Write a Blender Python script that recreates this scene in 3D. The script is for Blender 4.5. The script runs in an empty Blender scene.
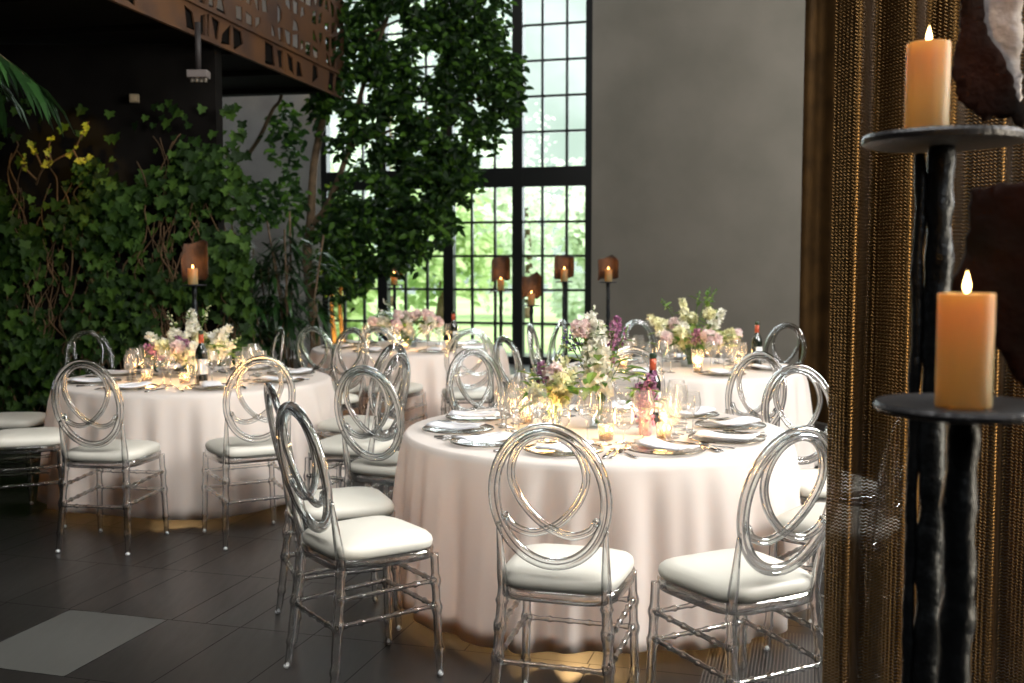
import bpy, math, random
from mathutils import Vector, Matrix
from math import sin, cos, pi, radians, atan2, sqrt

random.seed(7)
scene = bpy.context.scene
col = scene.collection
R = random.random
def U(a, b): return a + (b - a) * random.random()

# ------------------------------------------------------------------ mesh builder
class MB:
    def __init__(s):
        s.v = []; s.f = []; s.m = []; s.mi = 0; s.uv = None
    def add(s, vs, fs, M=None):
        b = len(s.v)
        s.v.extend([tuple(M @ Vector(p)) for p in vs] if M is not None else [tuple(p) for p in vs])
        for f in fs:
            s.f.append(tuple(b + i for i in f)); s.m.append(s.mi)
        return s
    def box(s, c, d, M=None, rz=0.0):
        x, y, z = d[0] / 2, d[1] / 2, d[2] / 2
        vs = [(-x, -y, -z), (x, -y, -z), (x, y, -z), (-x, y, -z), (-x, -y, z), (x, -y, z), (x, y, z), (-x, y, z)]
        T = Matrix.Translation(c) @ Matrix.Rotation(rz, 4, 'Z')
        if M is not None: T = M @ T
        return s.add(vs, [(3, 2, 1, 0), (4, 5, 6, 7), (0, 1, 5, 4), (1, 2, 6, 5), (2, 3, 7, 6), (3, 0, 4, 7)], T)
    def lathe(s, prof, n=20, M=None, cap=True):
        vs = []; fs = []
        for r, z in prof:
            for k in range(n):
                a = 2 * pi * k / n
                vs.append((r * cos(a), r * sin(a), z))
        for i in range(len(prof) - 1):
            for k in range(n):
                k2 = (k + 1) % n
                fs.append((i * n + k, i * n + k2, (i + 1) * n + k2, (i + 1) * n + k))
        if cap:
            if prof[0][0] > 1e-4: fs.append(tuple(range(n - 1, -1, -1)))
            if prof[-1][0] > 1e-4: fs.append(tuple((len(prof) - 1) * n + k for k in range(n)))
        return s.add(vs, fs, M)
    def sweep(s, path, section, closed=False, normal=None, scale=None, M=None):
        """section: list of (a,b); a along the side vector, b along the normal vector"""
        P = [Vector(p) for p in path]; n = len(P); k = len(section)
        vs = []; fs = []
        prevN = None
        for i in range(n):
            if closed: t = P[(i + 1) % n] - P[i - 1]
            else: t = P[min(i + 1, n - 1)] - P[max(i - 1, 0)]
            t.normalize()
            if normal is not None:
                N = Vector(normal); N = N - t * N.dot(t)
            elif prevN is None:
                N = Vector((0, 0, 1)) if abs(t.z) < 0.9 else Vector((0, 1, 0))
                N = N - t * N.dot(t)
            else:
                N = prevN - t * prevN.dot(t)
            N.normalize(); prevN = N
            S = t.cross(N)
            q = scale[i] if scale else 1.0
            for a, b in section:
                vs.append(P[i] + S * a * q + N * b * q)
        for i in range(n if closed else n - 1):
            j = (i + 1) % n
            for c in range(k):
                d = (c + 1) % k
                fs.append((i * k + c, i * k + d, j * k + d, j * k + c))
        if not closed:
            fs.append(tuple(range(k - 1, -1, -1))); fs.append(tuple((n - 1) * k + c for c in range(k)))
        return s.add(vs, fs, M)
    def tube(s, path, r, n=8, closed=False, M=None):
        rs = r if isinstance(r, (list, tuple)) else [r] * len(path)
        return s.sweep(path, [(cos(2 * pi * k / n), sin(2 * pi * k / n)) for k in range(n)], closed, None, rs, M)
    def ball(s, c, r, n=8, m=5, M=None):
        rr = r if isinstance(r, (tuple, list)) else (r, r, r)
        T = Matrix.Translation(c) @ Matrix.Diagonal((rr[0], rr[1], rr[2], 1))
        if M is not None: T = M @ T
        vs = [(0, 0, -1)]; fs = []
        for i in range(1, m):
            ph = -pi / 2 + pi * i / m
            for k in range(n): vs.append((cos(ph) * cos(2 * pi * k / n), cos(ph) * sin(2 * pi * k / n), sin(ph)))
        vs.append((0, 0, 1)); L = len(vs) - 1
        for k in range(n):
            fs.append((0, 1 + (k + 1) % n, 1 + k)); fs.append((L, 1 + (m - 2) * n + k, 1 + (m - 2) * n + (k + 1) % n))
        for i in range(m - 2):
            for k in range(n):
                k2 = (k + 1) % n
                fs.append((1 + i * n + k, 1 + i * n + k2, 1 + (i + 1) * n + k2, 1 + (i + 1) * n + k))
        return s.add(vs, fs, T)
    def leaf(s, pos, d, up, L, W, shape='oval', fold=0.25):
        d = Vector(d).normalized(); up = Vector(up)
        side = d.cross(up)
        if side.length < 1e-4: side = d.cross(Vector((1, 0.3, 0.2)))
        side.normalize(); nrm = side.cross(d)
        p = Vector(pos)
        def q(a, b, c=0.0): return p + d * a * L + side * b * W + nrm * c * L
        if shape == 'oval':
            vs = [q(0, 0), q(.3, -.5, fold * .3), q(.35, 0), q(.3, .5, fold * .3), q(.7, -.38, fold * .15), q(.7, 0, -.03), q(.7, .38, fold * .15), q(1, 0, -.12)]
            fs = [(0, 1, 2), (0, 2, 3), (1, 4, 5, 2), (2, 5, 6, 3), (4, 7, 5), (5, 7, 6)]
        elif shape == 'blade':
            vs = [q(0, -.15), q(0, .15), q(.35, -.5, .02), q(.35, .5, .02), q(.7, -.35, -.06), q(.7, .35, -.06), q(1, 0, -.22)]
            fs = [(0, 2, 3, 1), (2, 4, 5, 3), (4, 6, 5)]
        elif shape == 'ivy':
            pts = [(0, 0), (-.12, .28), (-.05, .55), (.22, .38), (.5, .5), (.62, .22), (1, 0), (.62, -.22), (.5, -.5), (.22, -.38), (-.05, -.55), (-.12, -.28)]
            vs = [q(.3, 0, -.04)] + [q(a, b, .06 * abs(b) * 2) for a, b in pts]
            fs = [(0, 1 + i, 1 + (i + 1) % 12) for i in range(12)]
        else:
            vs = [q(0, -.3), q(0, .3), q(1, .4, .1), q(1, -.4, .1)]; fs = [(0, 3, 2, 1)]
        return s.add(vs, fs)
    def build(s, name, mat, parent=None, smooth=True, bevel=0.0):
        me = bpy.data.meshes.new(name)
        me.from_pydata(s.v, [], s.f); me.update()
        mats = mat if isinstance(mat, (list, tuple)) else [mat]
        for m in mats: me.materials.append(m)
        if len(mats) > 1: me.polygons.foreach_set('material_index', s.m)
        if smooth: me.polygons.foreach_set('use_smooth', [True] * len(me.polygons))
        o = bpy.data.objects.new(name, me); col.objects.link(o)
        if parent is not None: o.parent = parent
        if bevel > 0:
            b = o.modifiers.new('b', 'BEVEL'); b.width = bevel; b.segments = 2; b.limit_method = 'ANGLE'
        return o

def sharp(o, ang=35):
    me = o.data
    try: me.set_sharp_from_angle(angle=radians(ang))
    except Exception: pass
    return o

def tag(o, label=None, cat=None, group=None, kind=None):
    if label: o['label'] = label
    if cat: o['category'] = cat
    if group: o['group'] = group
    if kind: o['kind'] = kind
    return o
def thing(name, label, cat, loc=(0, 0, 0), rz=0.0, group=None):
    o = bpy.data.objects.new(name, None); col.objects.link(o)
    o.empty_display_size = 0.05
    o.location = loc; o.rotation_euler = (0, 0, rz)
    return tag(o, label, cat, group)
def struct(name, mb, mat, parent=None, smooth=False, bevel=0.0, label=None):
    o = mb.build(name, mat, parent, smooth, bevel)
    if parent is None: o['kind'] = 'structure'
    if label: o['label'] = label
    return o
def copy_tree(o, parent=None):
    c = o.copy(); col.objects.link(c)
    if parent is not None: c.parent = parent
    for ch in [x for x in o.children]: copy_tree(ch, c)
    return c
def dup(o, loc, rz, label, group=None):
    c = copy_tree(o); c.location = loc; c.rotation_euler = (0, 0, rz); c['label'] = label
    if group: c['group'] = group
    return c
class Proto:
    """first use hands out the thing itself, later uses hand out copies"""
    def __init__(s, o): s.o = o; s.used = False
    def place(s, loc, rz, label, group=None, rot=None):
        if not s.used:
            s.used = True; o = s.o; o.location = loc; o.rotation_euler = (0, 0, rz); o['label'] = label
            if group: o['group'] = group
        else: o = dup(s.o, loc, rz, label, group)
        if rot: o.rotation_euler = rot
        return o

def catmull(pts, n=8, closed=False):
    P = [Vector(p) for p in pts]; N = len(P); out = []
    for i in range(N if closed else N - 1):
        if closed: a, b, c, d = P[i - 1], P[i], P[(i + 1) % N], P[(i + 2) % N]
        else: a, b, c, d = P[max(i - 1, 0)], P[i], P[i + 1], P[min(i + 2, N - 1)]
        for k in range(n):
            t = k / n
            out.append(0.5 * ((2 * b) + (c - a) * t + (2 * a - 5 * b + 4 * c - d) * t * t + (3 * b - a - 3 * c + d) * t ** 3))
    if not closed: out.append(P[-1])
    return out

# ------------------------------------------------------------------ materials
def new_mat(name):
    m = bpy.data.materials.new(name); m.use_nodes = True
    nt = m.node_tree; nt.nodes.clear()
    out = nt.nodes.new('ShaderNodeOutputMaterial')
    return m, nt, out
def N(nt, t, **kw):
    n = nt.nodes.new(t)
    for k, v in kw.items():
        if k.startswith('i_'): n.inputs[k[2:].replace('_', ' ')].default_value = v
        else: setattr(n, k, v)
    return n
def L(nt, a, b): nt.links.new(a, b)
def c4(c): return (c[0], c[1], c[2], 1.0)
def prin(name, c, rough=0.5, metal=0.0, noise=0.0, nscale=8.0, bump=0.0, bscale=40.0, spec=0.5, sss=0.0, coat=0.0, sheen=0.0, c2=None):
    m, nt, out = new_mat(name)
    b = N(nt, 'ShaderNodeBsdfPrincipled')
    b.inputs['Roughness'].default_value = rough; b.inputs['Metallic'].default_value = metal
    b.inputs['Specular IOR Level'].default_value = spec
    b.inputs['Base Color'].default_value = c4(c)
    if coat: b.inputs['Coat Weight'].default_value = coat
    if sheen: b.inputs['Sheen Weight'].default_value = sheen
    if sss:
        b.inputs['Subsurface Weight'].default_value = sss; b.inputs['Subsurface Radius'].default_value = (.05, .025, .01); b.inputs['Subsurface Scale'].default_value = .5
    tc = N(nt, 'ShaderNodeTexCoord')
    if noise or c2:
        nz = N(nt, 'ShaderNodeTexNoise'); nz.inputs['Scale'].default_value = nscale; nz.inputs['Detail'].default_value = 5
        L(nt, tc.outputs['Object'], nz.inputs['Vector'])
        mx = N(nt, 'ShaderNodeMix', data_type='RGBA')
        d = c2 if c2 else tuple(x * (1 - noise) for x in c)
        mr = N(nt, 'ShaderNodeMapRange'); mr.inputs[1].default_value = .35; mr.inputs[2].default_value = .65
        L(nt, nz.outputs['Fac'], mr.inputs[0]); L(nt, mr.outputs[0], mx.inputs[0])
        mx.inputs[6].default_value = c4(c); mx.inputs[7].default_value = c4(d)
        L(nt, mx.outputs[2], b.inputs['Base Color'])
    if bump:
        n2 = N(nt, 'ShaderNodeTexNoise'); n2.inputs['Scale'].default_value = bscale; n2.inputs['Detail'].default_value = 4
        L(nt, tc.outputs['Object'], n2.inputs['Vector'])
        bp = N(nt, 'ShaderNodeBump'); bp.inputs['Strength'].default_value = bump; bp.inputs['Distance'].default_value = .01
        L(nt, n2.outputs['Fac'], bp.inputs['Height']); L(nt, bp.outputs[0], b.inputs['Normal'])
    L(nt, b.outputs[0], out.inputs[0])
    return m
def emis(name, c, s):
    m, nt, out = new_mat(name); e = N(nt, 'ShaderNodeEmission'); e.inputs[0].default_value = c4(c); e.inputs[1].default_value = s
    L(nt, e.outputs[0], out.inputs[0]); return m
def leafmat(name, c1, c2, c3, rough=0.45, trans=0.3, spec=0.4):
    m, nt, out = new_mat(name)
    g = N(nt, 'ShaderNodeNewGeometry')
    cr = N(nt, 'ShaderNodeValToRGB'); e = cr.color_ramp.elements
    e[0].color = c4(c1); e[1].color = c4(c3); x = e.new(.55); x.color = c4(c2)
    L(nt, g.outputs['Random Per Island'], cr.inputs[0])
    b = N(nt, 'ShaderNodeBsdfPrincipled'); b.inputs['Roughness'].default_value = rough; b.inputs['Specular IOR Level'].default_value = spec
    L(nt, cr.outputs[0], b.inputs['Base Color'])
    t = N(nt, 'ShaderNodeBsdfTranslucent')
    hs = N(nt, 'ShaderNodeHueSaturation'); hs.inputs['Value'].default_value = 1.5; hs.inputs['Hue'].default_value = .485
    L(nt, cr.outputs[0], hs.inputs['Color']); L(nt, hs.outputs[0], t.inputs[0])
    mx = N(nt, 'ShaderNodeMixShader'); mx.inputs[0].default_value = trans
    L(nt, b.outputs[0], mx.inputs[1]); L(nt, t.outputs[0], mx.inputs[2]); L(nt, mx.outputs[0], out.inputs[0])
    return m
def clearmat(name, tint=(1, 1, 1), clear=.4, ior=1.45, rough=0.0):
    """cast clear plastic: refraction mixed with straight transmission"""
    m, nt, out = new_mat(name)
    g = N(nt, 'ShaderNodeBsdfGlass'); g.inputs['Color'].default_value = c4(tint); g.inputs['IOR'].default_value = ior; g.inputs['Roughness'].default_value = rough
    t = N(nt, 'ShaderNodeBsdfTransparent'); t.inputs[0].default_value = c4(tint)
    mx = N(nt, 'ShaderNodeMixShader'); mx.inputs[0].default_value = clear
    L(nt, g.outputs[0], mx.inputs[1]); L(nt, t.outputs[0], mx.inputs[2]); L(nt, mx.outputs[0], out.inputs[0])
    return m
def thinglass(name, tint=(.97, .98, .98), f0=.04, edge=.5, gain=1.0, haze=0.0):
    """thin blown glass: transparent with a mirror rim that grows towards grazing angles"""
    m, nt, out = new_mat(name)
    lw = N(nt, 'ShaderNodeLayerWeight'); lw.inputs[0].default_value = edge
    mr = N(nt, 'ShaderNodeMapRange'); mr.inputs[3].default_value = f0; mr.inputs[4].default_value = gain
    pw = N(nt, 'ShaderNodeMath', operation='POWER'); pw.inputs[1].default_value = 2.2
    L(nt, lw.outputs['Facing'], pw.inputs[0]); L(nt, pw.outputs[0], mr.inputs[0])
    t = N(nt, 'ShaderNodeBsdfTransparent'); t.inputs[0].default_value = c4(tint)
    g = N(nt, 'ShaderNodeBsdfGlossy'); g.inputs['Roughness'].default_value = .03
    mx = N(nt, 'ShaderNodeMixShader')
    L(nt, mr.outputs[0], mx.inputs[0]); L(nt, t.outputs[0], mx.inputs[1]); L(nt, g.outputs[0], mx.inputs[2])
    if haze:
        d = N(nt, 'ShaderNodeBsdfTranslucent'); d.inputs[0].default_value = (.95, .95, .92, 1)
        d2 = N(nt, 'ShaderNodeBsdfDiffuse'); d2.inputs[0].default_value = (.95, .95, .92, 1)
        dd = N(nt, 'ShaderNodeMixShader'); L(nt, d.outputs[0], dd.inputs[1]); L(nt, d2.outputs[0], dd.inputs[2])
        hz = N(nt, 'ShaderNodeMixShader'); hz.inputs[0].default_value = haze; L(nt, mx.outputs[0], hz.inputs[1]); L(nt, dd.outputs[0], hz.inputs[2]); mx = hz
    L(nt, mx.outputs[0], out.inputs[0])
    return m

def tilemat(name, base, var, rough):
    m, nt, out = new_mat(name)
    tc = N(nt, 'ShaderNodeTexCoord'); mp = N(nt, 'ShaderNodeMapping')
    mp.inputs['Rotation'].default_value = (0, 0, radians(16)); mp.inputs['Scale'].default_value = (9, 1.2, 1)
    L(nt, tc.outputs['Object'], mp.inputs[0])
    nz = N(nt, 'ShaderNodeTexNoise'); nz.inputs['Scale'].default_value = 3.0; nz.inputs['Detail'].default_value = 8; nz.inputs['Roughness'].default_value = .65
    L(nt, mp.outputs[0], nz.inputs['Vector'])
    g = N(nt, 'ShaderNodeNewGeometry')
    a = N(nt, 'ShaderNodeMath', operation='MULTIPLY_ADD'); a.inputs[1].default_value = .5; L(nt, g.outputs['Random Per Island'], a.inputs[0]); L(nt, nz.outputs['Fac'], a.inputs[2])
    mr = N(nt, 'ShaderNodeMapRange'); mr.inputs[1].default_value = .3; mr.inputs[2].default_value = 1.1; mr.inputs[3].default_value = 1 - var; mr.inputs[4].default_value = 1 + var
    L(nt, a.outputs[0], mr.inputs[0])
    mx = N(nt, 'ShaderNodeVectorMath', operation='SCALE'); mx.inputs[0].default_value = base; L(nt, mr.outputs[0], mx.inputs['Scale'])
    b = N(nt, 'ShaderNodeBsdfPrincipled'); L(nt, mx.outputs[0], b.inputs['Base Color'])
    r2 = N(nt, 'ShaderNodeMapRange'); r2.inputs[3].default_value = rough - .08; r2.inputs[4].default_value = rough + .12; L(nt, nz.outputs['Fac'], r2.inputs[0])
    L(nt, r2.outputs[0], b.inputs['Roughness'])
    bp = N(nt, 'ShaderNodeBump'); bp.inputs['Strength'].default_value = .12; bp.inputs['Distance'].default_value = .004; L(nt, nz.outputs['Fac'], bp.inputs['Height']); L(nt, bp.outputs[0], b.inputs['Normal'])
    L(nt, b.outputs[0], out.inputs[0]); return m

def clothmat(name, c, tcol, trans):
    m, nt, out = new_mat(name)
    b = N(nt, 'ShaderNodeBsdfPrincipled'); b.inputs['Base Color'].default_value = c4(c); b.inputs['Roughness'].default_value = .75; b.inputs['Sheen Weight'].default_value = .25
    tc = N(nt, 'ShaderNodeTexCoord'); nz = N(nt, 'ShaderNodeTexNoise'); nz.inputs['Scale'].default_value = 400
    L(nt, tc.outputs['Object'], nz.inputs['Vector']); bp = N(nt, 'ShaderNodeBump'); bp.inputs['Strength'].default_value = .05; bp.inputs['Distance'].default_value = .002
    L(nt, nz.outputs['Fac'], bp.inputs['Height']); L(nt, bp.outputs[0], b.inputs['Normal'])
    t = N(nt, 'ShaderNodeBsdfTranslucent'); t.inputs[0].default_value = c4(tcol)
    mx = N(nt, 'ShaderNodeMixShader'); mx.inputs[0].default_value = trans
    L(nt, b.outputs[0], mx.inputs[1]); L(nt, t.outputs[0], mx.inputs[2]); L(nt, mx.outputs[0], out.inputs[0])
    return m

def chainmat(name):
    """woven coil links: slanted wires turning back at every column, with see-through gaps"""
    m, nt, out = new_mat(name)
    uv = N(nt, 'ShaderNodeUVMap'); sp = N(nt, 'ShaderNodeSeparateXYZ'); L(nt, uv.outputs[0], sp.inputs[0])
    def M_(op, a, b=None, c=None):
        n = N(nt, 'ShaderNodeMath', operation=op)
        for i, x in enumerate((a, b, c)):
            if x is None: continue
            if hasattr(x, 'links'): L(nt, x, n.inputs[i])
            else: n.inputs[i].default_value = x
        return n.outputs[0]
    su = M_('MULTIPLY', sp.outputs[0], 1 / .0062)
    tri = M_('PINGPONG', su, 1.0)
    tv = M_('ADD', M_('MULTIPLY', sp.outputs[1], 1 / .0078), M_('MULTIPLY', tri, .55))
    fr = M_('ABSOLUTE', M_('SUBTRACT', M_('FRACT', tv), .5))            # 0 mid wire .. .5 gap
    wire = N(nt, 'ShaderNodeMapRange', interpolation_type='SMOOTHSTEP'); wire.inputs[1].default_value = .46; wire.inputs[2].default_value = .2; L(nt, fr, wire.inputs[0])
    b = N(nt, 'ShaderNodeBsdfPrincipled'); b.inputs['Metallic'].default_value = 1.0; b.inputs['Roughness'].default_value = .36
    cr = N(nt, 'ShaderNodeValToRGB'); cr.color_ramp.elements[0].color = (.004, .002, .001, 1); cr.color_ramp.elements[1].color = (.115, .064, .022, 1)
    L(nt, wire.outputs[0], cr.inputs[0]); L(nt, cr.outputs[0], b.inputs['Base Color'])
    bp = N(nt, 'ShaderNodeBump'); bp.inputs['Strength'].default_value = .8; bp.inputs['Distance'].default_value = .004; L(nt, wire.outputs[0], bp.inputs['Height']); L(nt, bp.outputs[0], b.inputs['Normal'])
    t = N(nt, 'ShaderNodeBsdfTransparent')
    gap = N(nt, 'ShaderNodeMapRange'); gap.inputs[1].default_value = .40; gap.inputs[2].default_value = .47; gap.inputs[4].default_value = .4; L(nt, fr, gap.inputs[0])
    mx = N(nt, 'ShaderNodeMixShader'); L(nt, gap.outputs[0], mx.inputs[0]); L(nt, b.outputs[0], mx.inputs[1]); L(nt, t.outputs[0], mx.inputs[2]); L(nt, mx.outputs[0], out.inputs[0])
    return m

def waxmat(name):
    m, nt, out = new_mat(name)
    b = N(nt, 'ShaderNodeBsdfPrincipled'); b.inputs['Base Color'].default_value = (.30, .275, .14, 1); b.inputs['Roughness'].default_value = .45
    t = N(nt, 'ShaderNodeBsdfTranslucent'); t.inputs[0].default_value = (1.0, .60, .11, 1)
    mx = N(nt, 'ShaderNodeMixShader'); mx.inputs[0].default_value = .45
    L(nt, b.outputs[0], mx.inputs[1]); L(nt, t.outputs[0], mx.inputs[2]); L(nt, mx.outputs[0], out.inputs[0]); return m

M = {}
M['clear'] = clearmat('clear plastic', (.985, .99, .99), .22, 1.47)
M['tip'] = prin('frosted tip', (.75, .77, .78), .4)
M['seat'] = prin('ivory leather', (.68, .66, .58), .42, spec=.4, bump=.05, bscale=220)
M['cloth'] = clothmat('ivory table linen', (.84, .80, .755), (.95, .70, .42), .28)
M['napkin'] = prin('napkin linen', (.80, .81, .84), .85, bump=.1, bscale=300)
M['glass'] = thinglass('wine glass', (.985, .985, .98), .06, .58, 1.0, .11)
M['plate'] = thinglass('glass charger', (.95, .95, .95), .08, .45, .6)
M['rim'] = prin('charger rim', (.30, .26, .19), .25, .9, noise=.5, nscale=300)
M['steel'] = prin('cutlery steel', (.42, .41, .40), .16, 1.0)
M['oak'] = prin('table wood', (.25, .17, .1), .6, noise=.4)
M['black'] = prin('black metal', (.012, .012, .012), .45, .3)
M['iron'] = prin('hammered iron', (.022, .025, .028), .36, .75, bump=.6, bscale=45, c2=(.012, .014, .016), nscale=30)
M['plateiron'] = prin('blackened plate', (.028, .028, .03), .42, .5, bump=.35, bscale=90)
M['rust'] = prin('rusted sheet', (.075, .032, .012), .7, .2, c2=(.022, .012, .008), nscale=9, bump=.4, bscale=60)
M['rustdark'] = prin('dark sheet', (.003, .002, .0016), .75, 0, c2=(.012, .003, .0015), nscale=7, bump=.35, bscale=70, spec=.08)  # near-black base with faint reddish mottling
M['sheetlit'] = prin('lit pale sheet', (.40, .37, .36), .5, .25, c2=(.22, .2, .2), nscale=26, bump=.4, bscale=60)  # outer face of the torn sheet, its lighting put into the pale colour
M['corten'] = prin('corten steel', (.045, .021, .012), .65, .3, c2=(.10, .042, .012), nscale=2.6, bump=.2, bscale=60)
M['wax'] = waxmat('candle wax')
M['wick'] = prin('wick', (.02, .015, .01), .9)
M['flame'] = emis('flame', (1.0, .62, .22), 22)
M['flamefar'] = emis('flame far', (1.0, .48, .12), 16)
M['tile'] = tilemat('charcoal plank tile', (.015, .0138, .013), .35, .30)
M['tilemid'] = tilemat('grey plank tile', (.032, .031, .029), .2, .33)
M['tilelight'] = tilemat('light grey tile', (.085, .087, .081), .15, .38)
M['grout'] = prin('grout', (.008, .008, .008), .8)
M['plaster'] = prin('grey plaster', (.26, .238, .20), .85, c2=(.195, .182, .15), nscale=.8, bump=.15, bscale=10)
M['white'] = prin('pale plaster', (.42, .41, .39), .8, noise=.25, nscale=2)
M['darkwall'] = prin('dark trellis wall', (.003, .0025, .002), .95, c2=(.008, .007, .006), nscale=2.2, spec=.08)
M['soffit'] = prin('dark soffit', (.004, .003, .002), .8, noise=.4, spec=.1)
M['frame'] = prin('black window steel', (.010, .011, .011), .5, .3)
M['pane'] = thinglass('window pane', (.93, .96, .95), .03, .3, .25)
M['ivy'] = leafmat('ivy leaves', (.006, .017, .003), (.018, .045, .007), (.055, .110, .016), .6, .2, .15)
M['ivylit'] = leafmat('yellow-lit ivy leaves', (.18, .25, .02), (.30, .33, .03), (.4, .4, .04), .5, .35)  # same ivy, the yellow light is put into the leaf colour
M['ficus'] = leafmat('ficus leaves', (.005, .016, .004), (.012, .036, .007), (.06, .14, .015), .5, .40, .2)
M['palm'] = leafmat('palm blades', (.006, .020, .005), (.014, .045, .010), (.03, .085, .02), .38, .2)
M['bark'] = prin('bark', (.13, .085, .045), .85, noise=.5, nscale=14, bump=.3)
M['vine'] = prin('vine stem', (.10, .055, .02), .85, noise=.4)
M['pot'] = prin('pale stone planter', (.5, .48, .46), .7, noise=.2)
M['soil'] = prin('soil', (.03, .02, .012), .95)
M['vent'] = prin('vent metal', (.42, .42, .42), .5)
M['ventdark'] = prin('vent slot', (.03, .03, .03), .6)
M['lawn'] = prin('lawn', (.26, .38, .14), .9, c2=(.36, .48, .22), nscale=.6)
M['hill'] = prin('hazy hillside', (.15, .19, .165), .95, c2=(.22, .25, .24), nscale=.12)  # mist is put into the pale, greyed colours
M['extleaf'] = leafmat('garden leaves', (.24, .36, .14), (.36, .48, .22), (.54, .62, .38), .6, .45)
M['extpale'] = leafmat('hazy garden leaves', (.48, .56, .44), (.58, .65, .53), (.72, .76, .66), .7, .4)  # distance haze put into the paler leaf colours
M['chain'] = chainmat('bronze coil mesh')
M['drape'] = prin('brown drape', (.050, .026, .008), .85, noise=.5, nscale=5, spec=.08)
M['bottle'] = prin('dark bottle glass', (.006, .010, .006), .06, spec=.8, coat=.5)
M['capsule'] = prin('red capsule', (.42, .075, .03), .35, .2)
M['bottlelabel'] = prin('bottle label', (.75, .73, .68), .7)
M['captop'] = prin('bottle cap', (.012, .03, .014), .3)
M['fwhite'] = leafmat('white petals', (.72, .70, .55), (.82, .80, .70), (.86, .84, .78), .7, .25)
M['fcream'] = leafmat('cream petals', (.70, .68, .36), (.78, .76, .50), (.82, .80, .62), .7, .25)
M['fpink'] = leafmat('blush petals', (.74, .55, .54), (.80, .68, .64), (.84, .77, .72), .7, .25)
M['flilac'] = leafmat('lilac petals', (.22, .07, .16), (.38, .16, .28), (.55, .30, .42), .7, .2)
M['fviolet'] = leafmat('violet petals', (.09, .04, .30), (.15, .08, .42), (.25, .15, .5), .7, .2)
M['fgreen'] = leafmat('flower foliage', (.05, .13, .02), (.12, .22, .04), (.26, .36, .08), .5, .3)
M['vase'] = thinglass('vase glass', (.9, .93, .95), .05, .4, .7)
M['vasepaper'] = prin('patterned vase', (.55, .42, .45), .4, c2=(.30, .18, .22), nscale=60)

# ------------------------------------------------------------------ camera (35 mm-ish lens, eye 1.44 m, slightly down)
F_PX, HOR, EYE = 1060.0, 265.0, 1.44
cam = bpy.data.cameras.new('camera'); camo = bpy.data.objects.new('camera', cam); col.objects.link(camo)
cam.sensor_width = 36.0; cam.lens = F_PX / 1024 * 36.0
camo.location = (0, 0, EYE); camo.rotation_euler = (pi / 2 - math.atan((341.5 - HOR) / F_PX), 0, 0)
cam.clip_start = .05; cam.clip_end = 400
cam.dof.use_dof = True; cam.dof.focus_distance = 3.4; cam.dof.aperture_fstop = 3.9
scene.camera = camo

TH = radians(16)
def uvp(u, v, z=0): return Vector((u * cos(TH) + v * sin(TH), -u * sin(TH) + v * cos(TH), z))
ROOM = Matrix.Rotation(-TH, 4, 'Z')          # room axes: x along the window wall, y away

# ------------------------------------------------------------------ floor
def build_floor():
    mb = MB()
    mb.mi = 0
    mb.add([uvp(-13, -4, -.006), uvp(9, -4, -.006), uvp(9, 16.2, -.006), uvp(-13, 16.2, -.006)], [(0, 1, 2, 3)])
    pitch = .6235; v0 = 3.674
    rnd = random.Random(3)
    forced = {-1: ([-2.98, -2.51, -2.18, -1.86, -1.54, -1.08], {(-2.98, -2.51): 3}),
              0: ([-2.83, -2.495, -2.337, -2.178, -1.86, -1.54, -1.24], {(-2.337, -2.178): 2}),
              1: ([-2.81, -2.5, -2.03, -1.7, -1.38], {}),
              2: ([-3.10, -2.81, -2.34, -1.9], {(-3.10, -2.81): 2})}
    for row in range(-12, 21):
        va, vb = v0 + row * pitch, v0 + (row + 1) * pitch
        us, special = forced.get(row, ([U(-2.9, -2.5)], {}))
        us = list(us)
        while us[0] > -12.8: us.insert(0, us[0] - rnd.choice((.16, .32, .32, .47, .47)))
        while us[-1] < 8.8: us.append(us[-1] + rnd.choice((.16, .32, .32, .47, .47)))
        for a, b in zip(us[:-1], us[1:]):
            k = 1
            for (p, q), kk in special.items():
                if abs(p - a) < .01 and abs(q - b) < .01: k = kk
            if k == 1 and row > 4 and rnd.random() < .06: k = 2
            mb.mi = k; g = .0022
            mb.add([uvp(a + g, va + g, 0), uvp(b - g, va + g, 0), uvp(b - g, vb - g, 0), uvp(a + g, vb - g, 0)], [(0, 1, 2, 3)])
    struct('floor', mb, [M['grout'], M['tile'], M['tilemid'], M['tilelight']])
build_floor()
# floor grate strip by the chain curtain
mb = MB()
ga = uvp(-.52, 3.0)
for k in range(100):
    u0 = -.36 + k * .0125
    mb.add([uvp(u0, 3.05, .004), uvp(u0 + .0042, 3.05, .004), uvp(u0 + .0042, 4.2, .004), uvp(u0, 4.2, .004), uvp(u0, 3.05, .0005), uvp(u0 + .0042, 3.05, .0005), uvp(u0 + .0042, 4.2, .0005), uvp(u0, 4.2, .0005)],
           [(0, 1, 2, 3), (0, 4, 5, 1), (1, 5, 6, 2), (2, 6, 7, 3), (3, 7, 4, 0)])
struct('trim_1', mb, prin('grate bars', (.16, .15, .14), .4, .6), label='pale metal bars of the floor grate')

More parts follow.
